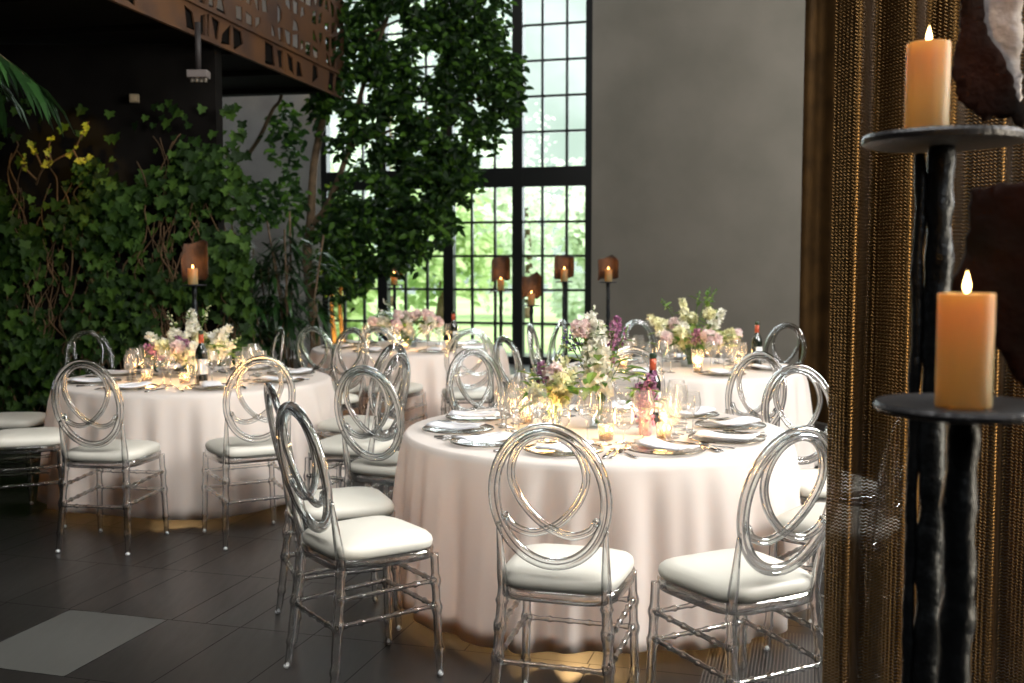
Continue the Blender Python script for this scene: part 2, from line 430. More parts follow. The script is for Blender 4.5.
# ------------------------------------------------------------------ walls and window   (room coordinates via W)
W0 = Vector((.97, 15.1, 0)); UX = Vector((cos(TH), -sin(TH), 0)); VY = Vector((sin(TH), cos(TH), 0))
def WM(): return Matrix.Translation(W0) @ ROOM
SL, SR = -4.03, .16
ZT = 7.6
mb = MB()
WMx = WM()
mb.box(((SR + 8) / 2, .15, 4), (8 - SR, .3, 8), WMx)
struct('wall_back', mb, M['plaster'])
mb = MB(); mb.box((-.5, .15, (ZT + 8) / 2), (SR - SL + 0.0, .3, 8 - ZT), Matrix.Translation(UX * ((SL + SR) / 2 + .5)) @ WMx)
struct('wall_lintel', mb, M['plaster'])
mb = MB(); mb.box(((SL - 9.5) / 2, .15, 4), (SL + 9.5, .3, 8), WMx) if False else mb.box(((SL + -12.0) / 2, .15, 4), (SL + 12.0, .3, 8), WMx)
struct('wall_pale', mb, M['white'])
# window
win = bpy.data.objects.new('window_1', None); col.objects.link(win); win['kind'] = 'structure'; win['label'] = 'tall black steel factory window with small panes'
win.matrix_world = WMx
mull = [SR - .02, -.934, -1.993, -3.04, SL + .02]
mb = MB()
for s in mull: mb.box((s, .08, ZT / 2), (.155, .14, ZT))
for z, h in ((.05, .12), (2.70, .28), (ZT, .16)): mb.box(((SL + SR) / 2, .081, z), (SR - SL, .13, h))
f = mb.build('window_frame', M['frame'], win, False)
mb = MB()
rows = [.1 + .49 * k for k in range(1, 5)] + [2.84 + .5 * k for k in range(1, 10)]
for z in rows: mb.box(((SL + SR) / 2, .08, z), (SR - SL, .05, .036))
for a, b in zip(mull[1:], mull[:-1]):
    for k in (1, 2): mb.box((a + (b - a) * k / 3, .083, ZT / 2), (.036, .05, ZT))
mb.build('glazing_bars', M['frame'], win, False)
mb = MB(); mb.add([(SL, .085, 0), (SR, .085, 0), (SR, .085, ZT), (SL, .085, ZT)], [(0, 1, 2, 3)])
mb.build('pane', M['pane'], win, False)
# ceiling and side walls (out of the frame, they close the room)
mb = MB(); mb.box((-1.5, -6, 8.1), (22, 14.0, .2), WMx)
struct('ceiling', mb, M['darkwall'])
mb = MB(); mb.box((8.0, -6, 4), (.2, 13.0, 8), WMx)
struct('wall_right', mb, M['plaster'])
mb = MB(); mb.box((-11.9, -8, 4), (.2, 17.0, 8), WMx)
struct('wall_side', mb, M['darkwall'])
mb = MB(); mb.box((-4.0, -16.6, 4), (26, .2, 8.4), WMx)
struct('wall_front', mb, M['darkwall'])
mb = MB(); mb.box((8.1, -14.5, 4), (.2, 4.5, 8.4), WMx); mb.box((-3, -14.5, 8.15), (24, 4.5, .2), WMx)
struct('wall_corner', mb, M['darkwall'])
# ivy wall: stands under the balcony, parallel to the picture
IW = 8.5
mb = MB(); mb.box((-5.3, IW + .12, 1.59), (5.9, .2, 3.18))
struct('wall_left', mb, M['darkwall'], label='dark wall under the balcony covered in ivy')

# ------------------------------------------------------------------ balcony with perforated corten screen
K = Vector((-1.75, 11.1, 0))
bal = bpy.data.objects.new('balcony', None); col.objects.link(bal); bal['kind'] = 'structure'; bal['label'] = 'rusty balcony with perforated steel screen above the ivy wall'
bal.matrix_world = Matrix.Translation(K) @ Matrix.Rotation(-radians(11.6), 4, 'Z')      # local x to the right, y away
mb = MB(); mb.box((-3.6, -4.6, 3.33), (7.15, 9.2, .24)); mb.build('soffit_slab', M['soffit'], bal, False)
mb = MB()
for k in range(10): mb.box((-3.6, -.4 - k * .95, 3.19), (7.1, .09, .06))
mb.build('soffit_rib', M['soffit'], bal, False)
def screen(y0, y1, z0, z1, ny, nz, prob, rnd):
    mb = MB()
    jit = {}
    def node(i, j):
        if (i, j) not in jit:
            a = y0 + (y1 - y0) * i / ny; b = z0 + (z1 - z0) * j / nz
            if 0 < i < ny: a += rnd.uniform(-.22, .22) * (y1 - y0) / ny
            if 0 < j < nz: b += rnd.uniform(-.22, .22) * (z1 - z0) / nz
            jit[(i, j)] = (a, b)
        return jit[(i, j)]
    for i in range(ny):
        for j in range(nz):
            q = [node(i, j), node(i + 1, j), node(i + 1, j + 1), node(i, j + 1)]
            if rnd.random() > prob:
                mb.add([(0, a, b) for a, b in q], [(0, 1, 2, 3)]); continue
            cx = sum(a for a, _ in q) / 4; cz = sum(b for _, b in q) / 4
            kk = rnd.uniform(.6, .85)
            inner = []
            for n, (a, b) in enumerate(q):
                t = kk * rnd.uniform(.55, 1.25); t = min(t, .86)
                inner.append((cx + (a - cx) * t, cz + (b - cz) * t))
            if rnd.random() < .35:
                d = rnd.randrange(4); p = inner[(d + 1) % 4]; inner[d] = ((inner[d][0] + p[0]) / 2, (inner[d][1] + p[1]) / 2)
            vs = [(0, a, b) for a, b in q] + [(0, a, b) for a, b in inner]
            mb.add(vs, [(n, (n + 1) % 4, 4 + (n + 1) % 4, 4 + n) for n in range(4)])
    return mb
rs = random.Random(11)
p = screen(-9.0, 0, 3.15, 3.38, 44, 1, .66, rs).build('screen_band', M['corten'], bal, False)
md = p.modifiers.new('s', 'SOLIDIFY'); md.thickness = .012
p = screen(-9.0, 0, 3.40, 4.75, 56, 8, .82, rs).build('screen_panel', M['corten'], bal, False)
md = p.modifiers.new('s', 'SOLIDIFY'); md.thickness = .012
mb = MB()
mb.box((.012, -4.5, 3.39), (.03, 9.0, .03)); mb.box((.012, -4.5, 3.15), (.03, 9.0, .02)); mb.box((.0, 0, 3.95), (.03, .03, 1.6))
for k in range(1, 7): mb.box((-.02, -k * 1.45, 3.9), (.03, .03, 1.5))
mb.build('screen_rail', M['corten'], bal, False)

# fittings under the balcony
t = thing('ceiling_spotlight', 'small grey spotlight hanging under the dark balcony', 'spotlight', (-2.30, 7.9, 2.80))
mb = MB(); mb.tube([(0, 0, .06), (0, 0, .41)], .022, 10); mb.build('stem', prin('spot metal', (.02, .016, .015), .6), t)
mb = MB(); mb.box((0, 0, .035), (.15, .10, .055)); mb.build('housing', prin('spot housing', (.13, .11, .10), .5), t, False, .006)
mb = MB()
for k in range(4): mb.lathe([(.014, -.02), (.016, .012)], 10, Matrix.Translation((-.048 + k * .032, 0, 0)))
mb.build('lamp_lens', prin('lens', (.16, .14, .11), .2), t)
t = thing('junction_box', 'small tan box high on the dark wall above the ivy', 'box', (-2.98, IW - .0, 2.75))
mb = MB(); mb.box((0, -.02, 0), (.075, .05, .065), None, .25); mb.build('box_body', prin('tan plastic', (.22, .17, .10), .6), t, False, .006)
mb = MB(); mb.box((0, -.05, 0), (.05, .012, .045), None, .25); mb.build('box_lid', prin('tan lid', (.26, .20, .12), .6), t, False, .003)
# wall vent on the pale wall
vx = -5.45
t = thing('wall_vent', 'white louvred vent box on the pale wall behind the plants', 'vent', tuple(WMx @ Vector((vx, -.02, 1.52))), -TH)
mb = MB(); mb.box((0, -.06, .26), (.56, .1, .04)); mb.box((0, -.06, -.24), (.56, .1, .14)); mb.box((-.27, -.06, 0), (.03, .1, .5)); mb.box((.27, -.06, 0), (.03, .1, .5)); mb.build('frame', M['vent'], t, False, .004)
mb = MB(); mb.box((0, -.015, .04), (.5, .02, .4)); mb.build('backing', M['ventdark'], t, False)
for k in range(6):
    mb = MB(); mb.box((0, 0, 0), (.5, .05, .006), Matrix.Translation((0, -.07, -.12 + k * .065)) @ Matrix.Rotation(.7, 4, 'X')); mb.build('slat', M['ventdark'], t, False)

# ------------------------------------------------------------------ the clear infinity chair
def chair_proto():
    t = thing('dining_chair', 'x', 'chair')
    # cushion: rounded trapezoid with a soft dome
    mb = MB(); n = 40; vs = []; fs = []
    def outline(a, grow=0.0):
        c_, s_ = cos(a), sin(a); e = 2 / 4.6
        x = (abs(c_) ** e) * (1 if c_ >= 0 else -1); y = (abs(s_) ** e) * (1 if s_ >= 0 else -1)
        w = .180 + .018 * (y + 1) / 2
        return (x * (w + grow), y * (.192 + grow) + .002)
    lev = [(.98, .462), (1.0, .468), (1.015, .482), (1.0, .496), (.95, .506), (.8, .516), (.55, .522), (.28, .525)]
    for q, z in lev:
        for k in range(n):
            x, y = outline(2 * pi * k / n); vs.append((x * q, y * q, z))
    for i in range(len(lev) - 1):
        for k in range(n):
            k2 = (k + 1) % n; fs.append((i * n + k, i * n + k2, (i + 1) * n + k2, (i + 1) * n + k))
    fs.append(tuple(range(n - 1, -1, -1)))
    vs.append((0, 0, .526)); b = (len(lev) - 1) * n
    for k in range(n): fs.append((b + k, b + (k + 1) % n, len(vs) - 1))
    mb.add(vs, fs); o = mb.build('seat', M['seat'], t); o['label'] = 'ivory padded seat'
    # frame rail
    mb = MB(); path = [Vector((*outline(2 * pi * k / n, -.006), .446)) for k in range(n)]
    mb.sweep(path, [(-.011, -.018), (.011, -.018), (.013, .016), (-.011, .016)], True, (0, 0, 1)); mb.build('seat_frame', M['clear'], t)
    # legs
    def knob(z, ks, r0): return r0 + sum(.0052 * math.exp(-((z - k) / .0085) ** 2) for k in ks)
    for sx in (-1, 1):
        mb = MB(); pts = []; rs_ = []
        for k in range(43):
            z = .006 + (.44 - .006) * k / 42
            f_ = z / .44
            pts.append((sx * (.190 - .012 * f_), .188 - .014 * f_, z)); rs_.append(knob(z, (.10, .24, .255, .335, .35), .0115 + .0035 * min(1, z / .12)))
        mb.tube(pts, rs_, 10); lg = mb.build('leg', M['clear'], t)
        mb = MB(); mb.ball((sx * .190, .188, .010), (.012, .012, .0095), 10, 6); mb.build('foot_tip', M['tip'], lg)
    for sx in (-1, 1):
        mb = MB(); pts = []; rs_ = []
        for k in range(60):
            z = .006 + (.665 - .006) * k / 59
            if z < .46:
                f_ = z / .46; x = .186 - .026 * f_; y = -.225 + .052 * (f_ ** .8)
            else:
                f_ = (z - .46) / .205; x = .160 + .004 * f_; y = -.173 - .034 * f_
            pts.append((sx * x, y, z)); rs_.append(knob(z, (.10, .24, .255, .335, .35, .42), (.012 + .0045 * min(1, z / .15)) * (1 if z < .5 else 1 - .55 * (z - .5) / .165)))
        mb.tube(pts, rs_, 10); lg = mb.build('leg', M['clear'], t)
        mb = MB(); mb.ball((sx * .186, -.225, .010), (.012, .012, .0095), 10, 6); mb.build('foot_tip', M['tip'], lg)
    # stretchers with bamboo rings
    def stretcher(a, b):
        mb = MB(); A, B = Vector(a), Vector(b); pts = []; rs_ = []
        for k in range(41):
            f_ = k / 40; pts.append(A.lerp(B, f_)); r = .0082 + sum(.0045 * math.exp(-((f_ - q) / .016) ** 2) for q in (.06, .22, .41, .59, .78, .94)); rs_.append(r)
        mb.tube(pts, rs_, 8); mb.build('stretcher', M['clear'], t)
    for z in (.25, .34):
        stretcher((-.182, .178, z), (.182, .178, z))
        for sx in (-1, 1): stretcher((sx * .172, -.193, z - .005), (sx * .183, .178, z + .005))
    stretcher((-.172, -.196, .235), (.172, -.196, .235))
    # back: oval ring and the infinity loop, both with a grooved section
    def sec(w, h): return [(-w, -h * .4), (-w * .8, -h * .9), (-w * .5, -h), (-w * .2, -h * .8), (0, -h * .3), (w * .2, -h * .8), (w * .5, -h), (w * .8, -h * .9), (w, -h * .4), (w, h * .4), (w * .8, h * .9), (w * .5, h), (w * .2, h * .8), (0, h * .3), (-w * .2, h * .8), (-w * .5, h), (-w * .8, h * .9), (-w, h * .4)]
    def by(z): return -.176 - (z - .48) * .20
    mb = MB(); cz = .757
    path = [(.170 * cos(2 * pi * k / 64), by(cz + .210 * sin(2 * pi * k / 64)), cz + .210 * sin(2 * pi * k / 64)) for k in range(64)]
    mb.sweep(path, sec(.0175, .0125), True, (0, -.98, -.2)); mb.build('back_ring', M['clear'], t)
    pts = [(-.140, .690), (-.118, .661), (-.070, .643), (-.022, .652), (.030, .682), (.083, .742), (.112, .815), (.100, .885), (.060, .934), (0, .953), (-.060, .934), (-.100, .885), (-.112, .815), (-.083, .742), (-.030, .682), (.022, .652), (.070, .643), (.118, .661), (.140, .690)]
    P3 = [(x, by(z) + (.006 * math.cos(pi * i / 18) if True else 0), z) for i, (x, z) in enumerate(pts)]
    path = catmull(P3, 6)
    mb = MB(); mb.sweep(path, sec(.0120, .0095), False, (0, -.98, -.2)); 
    for i in (0, -1): mb.ball(P3[i], .014, 10, 6)
    mb.build('back_loop', M['clear'], t)
    return t
T1 = (.365, 4.60, .828); T2 = (-1.99, 6.65, .83); T3 = (-.90, 9.22, .83); T4 = (1.19, 7.42, .83)
TABLES = (T1, T2, T3, T4)
CH = Proto(chair_proto())
# (x, y of the ring top) , facing, label
def chair(x, y, d, label, group, origin=False, free=False):
    l = sqrt(d[0] ** 2 + d[1] ** 2); dx, dy = d[0] / l, d[1] / l
    if not origin: x, y = x + .278 * dx, y + .278 * dy
    for T in TABLES:
        ex, ey = x - T[0], y - T[1]; q = sqrt(ex * ex + ey * ey)
        if q < T[2] + .28 and not free: x, y = T[0] + ex / q * (T[2] + .28), T[1] + ey / q * (T[2] + .28)
    CH.place((x, y, 0), atan2(dy, dx) - pi / 2, label, group)
G = 'clear oval-backed chairs around the front table'
chair(-.515, 3.675, (.82, .57), 'clear oval-backed chair left of the front table, whole frame in view', G, True)
chair(-.95, 4.10, (.92, .36), 'clear chair tucked behind the big left chair of the front table', G)
chair(-.68, 4.80, (.45, .89), 'clear chair beside the far left plates of the front table', G, free=True)
chair(-.15, 5.66, (.6, -.8), 'clear chair behind the front table, ring left of its glasses', G)
chair(.63, 5.75, (-.2, -.98), 'clear chair behind the tall flowers of the front table, only its ring top shows', G)
chair(1.32, 5.60, (-.74, -.67), 'clear chair behind the front table, right of its wine bottle', G)
chair(1.31, 4.88, (.22, -.97), 'clear chair far right of the front table, ring beside the chain curtain', G, free=True)
chair(1.15, 3.95, (-.77, .64), 'clear chair mostly hidden by the chain curtain, only seat edge and legs showing', G, True)
chair(.825, 2.98, (-.47, .88), 'clear chair in front beside the chain curtain, white seat turned to the table', G)
chair(.097, 3.03, (.28, .96), 'clear oval-backed chair front and centre, its back to the camera', G)
G = 'clear oval-backed chairs around the table by the ivy'
chair(-2.06, 5.42, (.14, .99), 'left one of two clear chairs before the table by the ivy', G, True)
chair(-1.40, 5.56, (-.5, .87), 'right one of two clear chairs before the table by the ivy', G, True)
chair(-2.70, 5.84, (.93, .36), 'clear chair cut by the left edge, lower of two seats', G, True, free=True)
chair(-3.0, 6.5, (1, .02), 'clear chair cut by the left edge, upper seat against the ivy', G, True)
chair(-2.78, 7.34, (.78, -.62), 'clear chair between the table by the ivy and the leaves', G, True)
chair(-1.32, 7.55, (-.6, -.8), 'clear chair behind the right rim of the table by the ivy', G)
chair(-1.72, 7.75, (-.9, -.4), 'narrow chair ring seen from the side before the dark fronds', G)
chair(-.58, 5.50, (-.95, .30), 'lower of two clear chairs between the front table and the table by the ivy', G)
chair(-.70, 6.20, (-.85, .45), 'upper of two clear chairs between the front table and the table by the ivy', G)
G = 'clear oval-backed chairs around the table by the window'
chair(-1.50, 8.00, (.45, .89), 'clear chair at the left end of the table by the window', G)
chair(-1.02, 7.95, (.35, .94), 'clear chair before the table by the window, left of its flowers', G, free=True)
chair(-1.25, 10.5, (.3, -.95), 'clear chair on the far side of the table by the window', G)
chair(-.30, 7.62, (-.1, .99), 'clear chair before the table by the window, right of its bottle', G)
chair(.12, 8.90, (-.9, .4), 'clear chair at the right end of the table by the window', G)
G = 'clear oval-backed chairs around the table by the grey wall'
chair(.20, 8.20, (.97, -.2), 'clear chair left of the grey wall table, thin ring before the lawn panes', G)
chair(.12, 6.90, (.86, .5), 'clear chair left of the grey wall table, just behind the purple flowers', G)
chair(1.05, 8.90, (.45, -.89), 'clear chair behind the grey wall table, ring beside the lilac', G)
chair(2.12, 8.32, (-.7, -.7), 'clear chair at the right end of the grey wall table before the brown drape', G)

# ------------------------------------------------------------------ tables, cloths and what stands on them
TZ = .725
def table(x, y, Rr, seed, tl, cl):
    t = thing('round_table', tl, 'table', (x, y, 0), 0, None)
    mb = MB(); mb.lathe([(Rr - .01, TZ - .032), (Rr, TZ - .026), (Rr, TZ - .010), (Rr - .008, TZ - .005)], 48); mb.build('tabletop', M['oak'], t)
    for k in range(4):
        a = pi / 4 + k * pi / 2 + .35
        mb = MB(); mb.tube([(.38 * cos(a), .38 * sin(a), TZ - .03), (.44 * cos(a), .44 * sin(a), .02)], .02, 10)
        mb.lathe([(.028, 0), (.03, .03), (.022, .04)], 12, Matrix.Translation((.44 * cos(a), .44 * sin(a), 0))); mb.build('leg', M['black'], t)
    rnd = random.Random(seed)
    # cloth: flat top, soft edge, hanging folds
    n = 400; mb = MB(); vs = []; fs = []
    ph = [rnd.uniform(0, 6.28) for _ in range(6)]
    def fold(a):
        s1 = sin(25 * a + ph[0] + 1.3 * sin(3 * a + ph[1]) + .6 * sin(7 * a)); s1 = 1 - 2 * abs(s1) ** 1.3 if False else s1; s2 = sin(14 * a + ph[2] + 1.2 * sin(2 * a + ph[3])); s3 = sin(43 * a + ph[4] + sin(5 * a))
        v = (.7 + .3 * sin(4 * a + ph[5])) * s1 + .4 * s2 + .22 * s3
        return v
    prof = [(.0, TZ, 0), (.4 * Rr, TZ, 0), (.8 * Rr, TZ, 0), (Rr - .012, TZ, 0), (Rr - .002, TZ - .003, 0), (Rr + .006, TZ - .012, .02), (Rr + .009, TZ - .03, .06)]
    for k in range(1, 12):
        f_ = k / 11; prof.append((Rr + .010 + .030 * f_, TZ - .03 - (TZ - .03 - .045) * f_, .06 + .94 * f_ ** .6))
    for r, z, w in prof[1:]:
        for k in range(n):
            a = 2 * pi * k / n; fo = fold(a)
            rr = r + w * (.036 * fo + .030)
            zz = z + (w > .98) * (.014 * sin(5 * a + ph[5]) + .008 * fo)
            vs.append((rr * cos(a), rr * sin(a), zz))
    for i in range(len(prof) - 2):
        for k in range(n):
            k2 = (k + 1) % n; fs.append((i * n + k, i * n + k2, (i + 1) * n + k2, (i + 1) * n + k))
    vs.append((0, 0, TZ))
    for k in range(n): fs.append((len(vs) - 1, (k + 1) % n, k))
    fs = [f_[::-1] for f_ in fs]
    mb.add(vs, fs)
    o = mb.build('tablecloth', M['cloth']); o.location = (x, y, 0)
    tag(o, cl, 'tablecloth')
    md = o.modifiers.new('s', 'SOLIDIFY'); md.thickness = .0025; md.offset = -1
    return o
table(*T1, 1, 'round banquet table under the cloth nearest the camera', 'floor-length ivory cloth on the large front table')
table(*T2, 2, 'round banquet table under the cloth beside the ivy', 'floor-length ivory cloth on the table beside the ivy wall')
table(*T3, 3, 'round banquet table under the cloth by the window', 'warmly lit ivory cloth on the table by the window')
table(*T4, 4, 'round banquet table under the cloth by the grey wall', 'white cloth on the table before the grey wall')

# --- protos
def glass_proto(name, cat, prof_bowl, h_stem, r_foot, parts=True):
    t = thing(name, 'x', cat)
    z0 = h_stem
    mb = MB(); mb.lathe([(r, z0 + z) for r, z in prof_bowl], 22, None, False); bw = mb.build('bowl', M['glass'], t)
    if h_stem > .01:
        mb = MB(); mb.lathe([(.0085, .006), (.004, .012), (.0035, h_stem * .5), (.004, h_stem - .006), (.010, h_stem + .002)], 10, None, False); mb.build('stem', M['glass'], t)
        mb = MB(); mb.lathe([(r_foot, .001), (r_foot, .003), (r_foot * .5, .0045), (.0085, .007)], 20, None, True); mb.build('base', M['glass'], t)
    return t
bowl_red = [(.002, 0), (.022, .006), (.038, .022), (.044, .045), (.0435, .065), (.038, .095), (.034, .112)]
bowl_white = [(.002, 0), (.018, .006), (.030, .02), (.034, .038), (.033, .055), (.029, .085), (.0275, .092)]
bowl_water = [(.002, 0), (.022, .004), (.036, .02), (.040, .045), (.040, .07), (.037, .095)]
GR = Proto(glass_proto('red_wine_glass', 'wine glass', bowl_red, .095, .037))
GW = Proto(glass_proto('white_wine_glass', 'wine glass', bowl_white, .085, .033))
GG = Proto(glass_proto('water_goblet', 'goblet', bowl_water, .055, .036))
def charger_proto():
    t = thing('charger_plate', 'x', 'plate')
    mb = MB(); mb.lathe([(.001, .003), (.105, .003), (.115, .008), (.152, .013), (.152, .010), (.115, .005), (.105, .0005), (.001, .0005)], 44, None, False); mb.build('plate', M['plate'], t)
    mb = MB(); mb.tube([(.1535 * cos(2 * pi * k / 44), .1535 * sin(2 * pi * k / 44), 0.0125) for k in range(44)], .0026, 6, True); o = mb.build('rim', M['rim'], t); o['label'] = 'dark beaded rim'
    return t
CP = Proto(charger_proto())
def napkin_proto():
    mb = MB(); nx, ny = 5, 11
    for lay, (dz, sc) in enumerate(((.000, 1), (.0035, .985))):
        top = []; bot = []
        for j in range(ny):
            for i in range(nx):
                x = (i / (nx - 1) - .5) * .115 * sc; y = (j / (ny - 1) - .5) * .235 * sc
                z = dz + .006 * sin(j * .7 + 1) * (1 - abs(i - 2) / 3) + .010 * (abs(y) / .12) ** 2
                top.append((x, y, z + .0030)); bot.append((x, y, z))
        b = nx * ny; fs = []
        for j in range(ny - 1):
            for i in range(nx - 1):
                a = j * nx + i; fs.append((a, a + 1, a + nx + 1, a + nx)); fs.append((b + a + nx, b + a + nx + 1, b + a + 1, b + a))
        ed = [i for i in range(nx)] + [j * nx + nx - 1 for j in range(1, ny)] + [(ny - 1) * nx + i for i in range(nx - 2, -1, -1)] + [j * nx for j in range(ny - 2, 0, -1)]
        for q in range(len(ed)):
            a, c = ed[q], ed[(q + 1) % len(ed)]; fs.append((a, b + a, b + c, c))
        mb.add(top + bot, fs)
    # one welded fold: join the layers along the fold edge
    mb.tube([(-.0575, -.105, .011), (-.0575, 0, .006), (-.0575, .105, .011)], .005, 8)
    o = mb.build('folded_napkin', M['napkin']); tag(o, 'x', 'napkin'); return o
NK = Proto(napkin_proto())
def fork_proto():
    mb = MB(); mb.sweep([(0, -.10, .003), (0, -.06, .004), (0, .0, .006), (0, .035, .009), (0, .05, .006)], [(-.004, -.001), (.004, -.001), (.004, .001), (-.004, .001)], False, (0, 0, 1), [1.5, 1.3, .6, .6, 1.6])
    mb.box((0, .058, .005), (.022, .018, .002))
    for k in range(4): mb.box((-.0093 + k * .0062, .083, .006), (.003, .036, .0018))
    o = mb.build('fork', M['steel']); tag(o, 'x', 'fork'); return o
def knife_proto():
    mb = MB(); mb.sweep([(0, -.11, .004), (0, -.05, .005), (0, .005, .004)], [(-.005, -.003), (.005, -.003), (.005, .003), (-.005, .003)], False, (0, 0, 1), [1.2, 1.25, .8])
    mb.sweep([(0, .005, .004), (.001, .05, .004), (0, .10, .004), (-.004, .125, .004)], [(-.008, -.0008), (.009, -.0008), (.009, .0008), (-.008, .0008)], False, (0, 0, 1), [.8, 1.1, .95, .15])
    o = mb.build('knife', M['steel']); tag(o, 'x', 'knife'); return o
def spoon_proto():
    mb = MB(); mb.sweep([(0, -.09, .003), (0, -.04, .004), (0, .03, .008), (0, .05, .007)], [(-.004, -.001), (.004, -.001), (.004, .001), (-.004, .001)], False, (0, 0, 1), [1.5, 1.2, .6, .8])
    mb.ball((0, .075, .006), (.020, .030, .0045), 12, 6); o = mb.build('spoon', M['steel']); tag(o, 'x', 'spoon'); return o
FK, KN, SP = Proto(fork_proto()), Proto(knife_proto()), Proto(spoon_proto())
def votive_proto():
    t = thing('votive_candle', 'x', 'candle')
    mb = MB(); mb.lathe([(.026, .0), (.030, .004), (.034, .065), (.0325, .065), (.0285, .006), (.001, .005)], 18, None, False); mb.build('cup', M['glass'], t)
    mb = MB(); mb.lathe([(.024, .007), (.0265, .028), (.001, .029)], 16, None, True); mb.build('wax', M['wax'], t)
    mb = MB(); mb.lathe([(.001, .032), (.0045, .037), (.005, .043), (.003, .052), (.0005, .062)], 10, None, False); mb.build('flame', M['flamefar'], t)
    return t
VO = Proto(votive_proto())
def point(name, loc, e, c, size=.02):
    l = bpy.data.lights.new(name, 'POINT'); l.energy = e; l.color = c; l.shadow_soft_size = size
    o = bpy.data.objects.new(name, l); col.objects.link(o); o.location = loc; return o
WARM = (1.0, .55, .20)

rp = random.Random(21)
def setting(T, ang, place, tname, cutlery=3, glasses=3, rc=.60):
    d = Vector((cos(ang), sin(ang), 0)); c = Vector((T[0], T[1], 0)) + d * rc
    rz = ang + pi / 2                      # local +y points to the table centre
    Mx = Matrix.Translation(c) @ Matrix.Rotation(rz, 4, 'Z')
    def at(x, y, dz=.0): v = Mx @ Vector((x, y, 0)); return (v.x, v.y, TZ + .001 + dz)
    w = f'at the {place} place, {tname}'
    g = f'on the {tname}'
    CP.place(at(0, 0), rz, f'clear glass charger with dark rim {w}', f'glass chargers {g}')
    a = rp.uniform(-.5, .5)
    NK.place(at(rp.uniform(-.02, .02), -.01, .0155), rz + a, f'folded white napkin on the charger {w}', f'folded napkins {g}')
    if cutlery > 0:
        FK.place(at(-.178, .0), rz + rp.uniform(-.08, .08), f'steel fork beside the charger {w}', f'forks {g}')
        KN.place(at(.176, .0), rz + rp.uniform(-.08, .08), f'steel knife beside the charger {w}', f'knives {g}')
    if cutlery > 2: SP.place(at(.205, -.01), rz + rp.uniform(-.1, .1), f'steel spoon beside the knife {w}', f'spoons {g}')
    GR.place(at(.035 + rp.uniform(-.01, .01), .235), rz, f'large red wine glass {w}', f'red wine glasses {g}')
    GW.place(at(.118, .195), rz, f'slimmer white wine glass {w}', f'white wine glasses {g}')
    if glasses > 2: GG.place(at(-.065, .215), rz, f'short water goblet {w}', f'water goblets {g}')
A = radians
N1 = 'large front table'
for ang, pl in ((-106, 'front middle'), (-68, 'front right'), (-32, 'right side'), (4, 'far right'), (40, 'rear right'), (76, 'rear middle'), (114, 'rear left'), (150, 'far left'), (-174, 'left side'), (-140, 'front left')):
    setting(T1, A(ang), pl, N1, 3, 3)
N2 = 'table by the ivy'
for k, pl in enumerate(('front left', 'front right', 'right side', 'far right', 'rear right', 'rear left', 'far left', 'left side')):
    setting(T2, A(-110 + 45 * k), pl, N2, 2, 3)
N3 = 'table by the window'
for k, pl in enumerate(('front left', 'front right', 'right side', 'rear right', 'rear middle', 'rear left', 'left side')):
    setting(T3, A(-115 + 51.4 * k), pl, N3, 0, 2)
N4 = 'table by the grey wall'
for k, pl in enumerate(('front left', 'front middle', 'right side', 'rear right', 'rear middle', 'rear left', 'left side')):
    setting(T4, A(-125 + 51.4 * k), pl, N4, 0, 3)

for T, nm, spots in ((T1, N1, ((-.20, -.10, 'beside the low white blooms'), (.02, -.30, 'before the tall flowers'), (.30, .12, 'right of the wine bottle'), (-.30, .16, 'behind the stemware'), (.26, -.28, 'beside the patterned vase'))),
                     (T2, N2, ((-.26, -.15, 'left of the flowers'), (.30, -.12, 'right of the bottle'), (.02, -.30, 'before the flowers'))),
                     (T3, N3, ((-.36, -.12, 'left of the flowers'), (.36, -.1, 'right of the bottle'), (.0, -.33, 'before the flowers'))),
                     (T4, N4, ((-.42, -.08, 'left of the flowers'), (.40, .0, 'right of the bottle'), (.05, -.38, 'before the flowers')))):
    for x, y, w in spots:
        VO.place((T[0] + x, T[1] + y, TZ + .001), 0, f'lit votive candle {w}, {nm}', f'votives on the {nm}')
        point('votive_glow', (T[0] + x, T[1] + y, TZ + .085), 2.6, WARM, .03)

# --- wine bottles
def bottle_proto(label=True):
    t = thing('wine_bottle', 'x', 'bottle')
    mb = MB(); mb.lathe([(.030, 0), (.0365, .004), (.0365, .185), (.033, .205), (.020, .228), (.0145, .245), (.0140, .252)], 24); mb.build('glass_body', M['bottle'], t)
    mb = MB(); mb.lathe([(.0152, .246), (.0150, .300)], 20); mb.build('capsule', M['capsule'], t)
    mb = MB(); mb.lathe([(.0158, .298), (.0160, .318), (.013, .322)], 20); mb.build('cap', M['captop'], t)
    mb = MB()
    vs = []; fs = []
    for i, z in enumerate((.06, .15)):
        for k in range(15):
            a = -pi / 2 - .95 + 1.9 * k / 14 ; vs.append((.0371 * cos(a), .0371 * sin(a), z))
    for k in range(14): fs.append((k, k + 1, 16 + k, 15 + k))
    mb.add(vs, fs); mb.build('paper_label', M['bottlelabel'], t)
    return t
BO = Proto(bottle_proto())
BO.place((.63, 4.72, TZ + .001), 1.1, 'dark wine bottle with orange-red capsule on the large front table')
BO.place((-1.87, 6.36, TZ + .001), .75, 'dark wine bottle with white label on the table beside the ivy')
BO.place((-.50, 9.05, TZ + .001), .9, 'dark wine bottle beside the flowers on the table by the window')
BO.place((1.70, 7.34, TZ + .001), .6, 'dark wine bottle beside the flowers on the table before the grey wall')

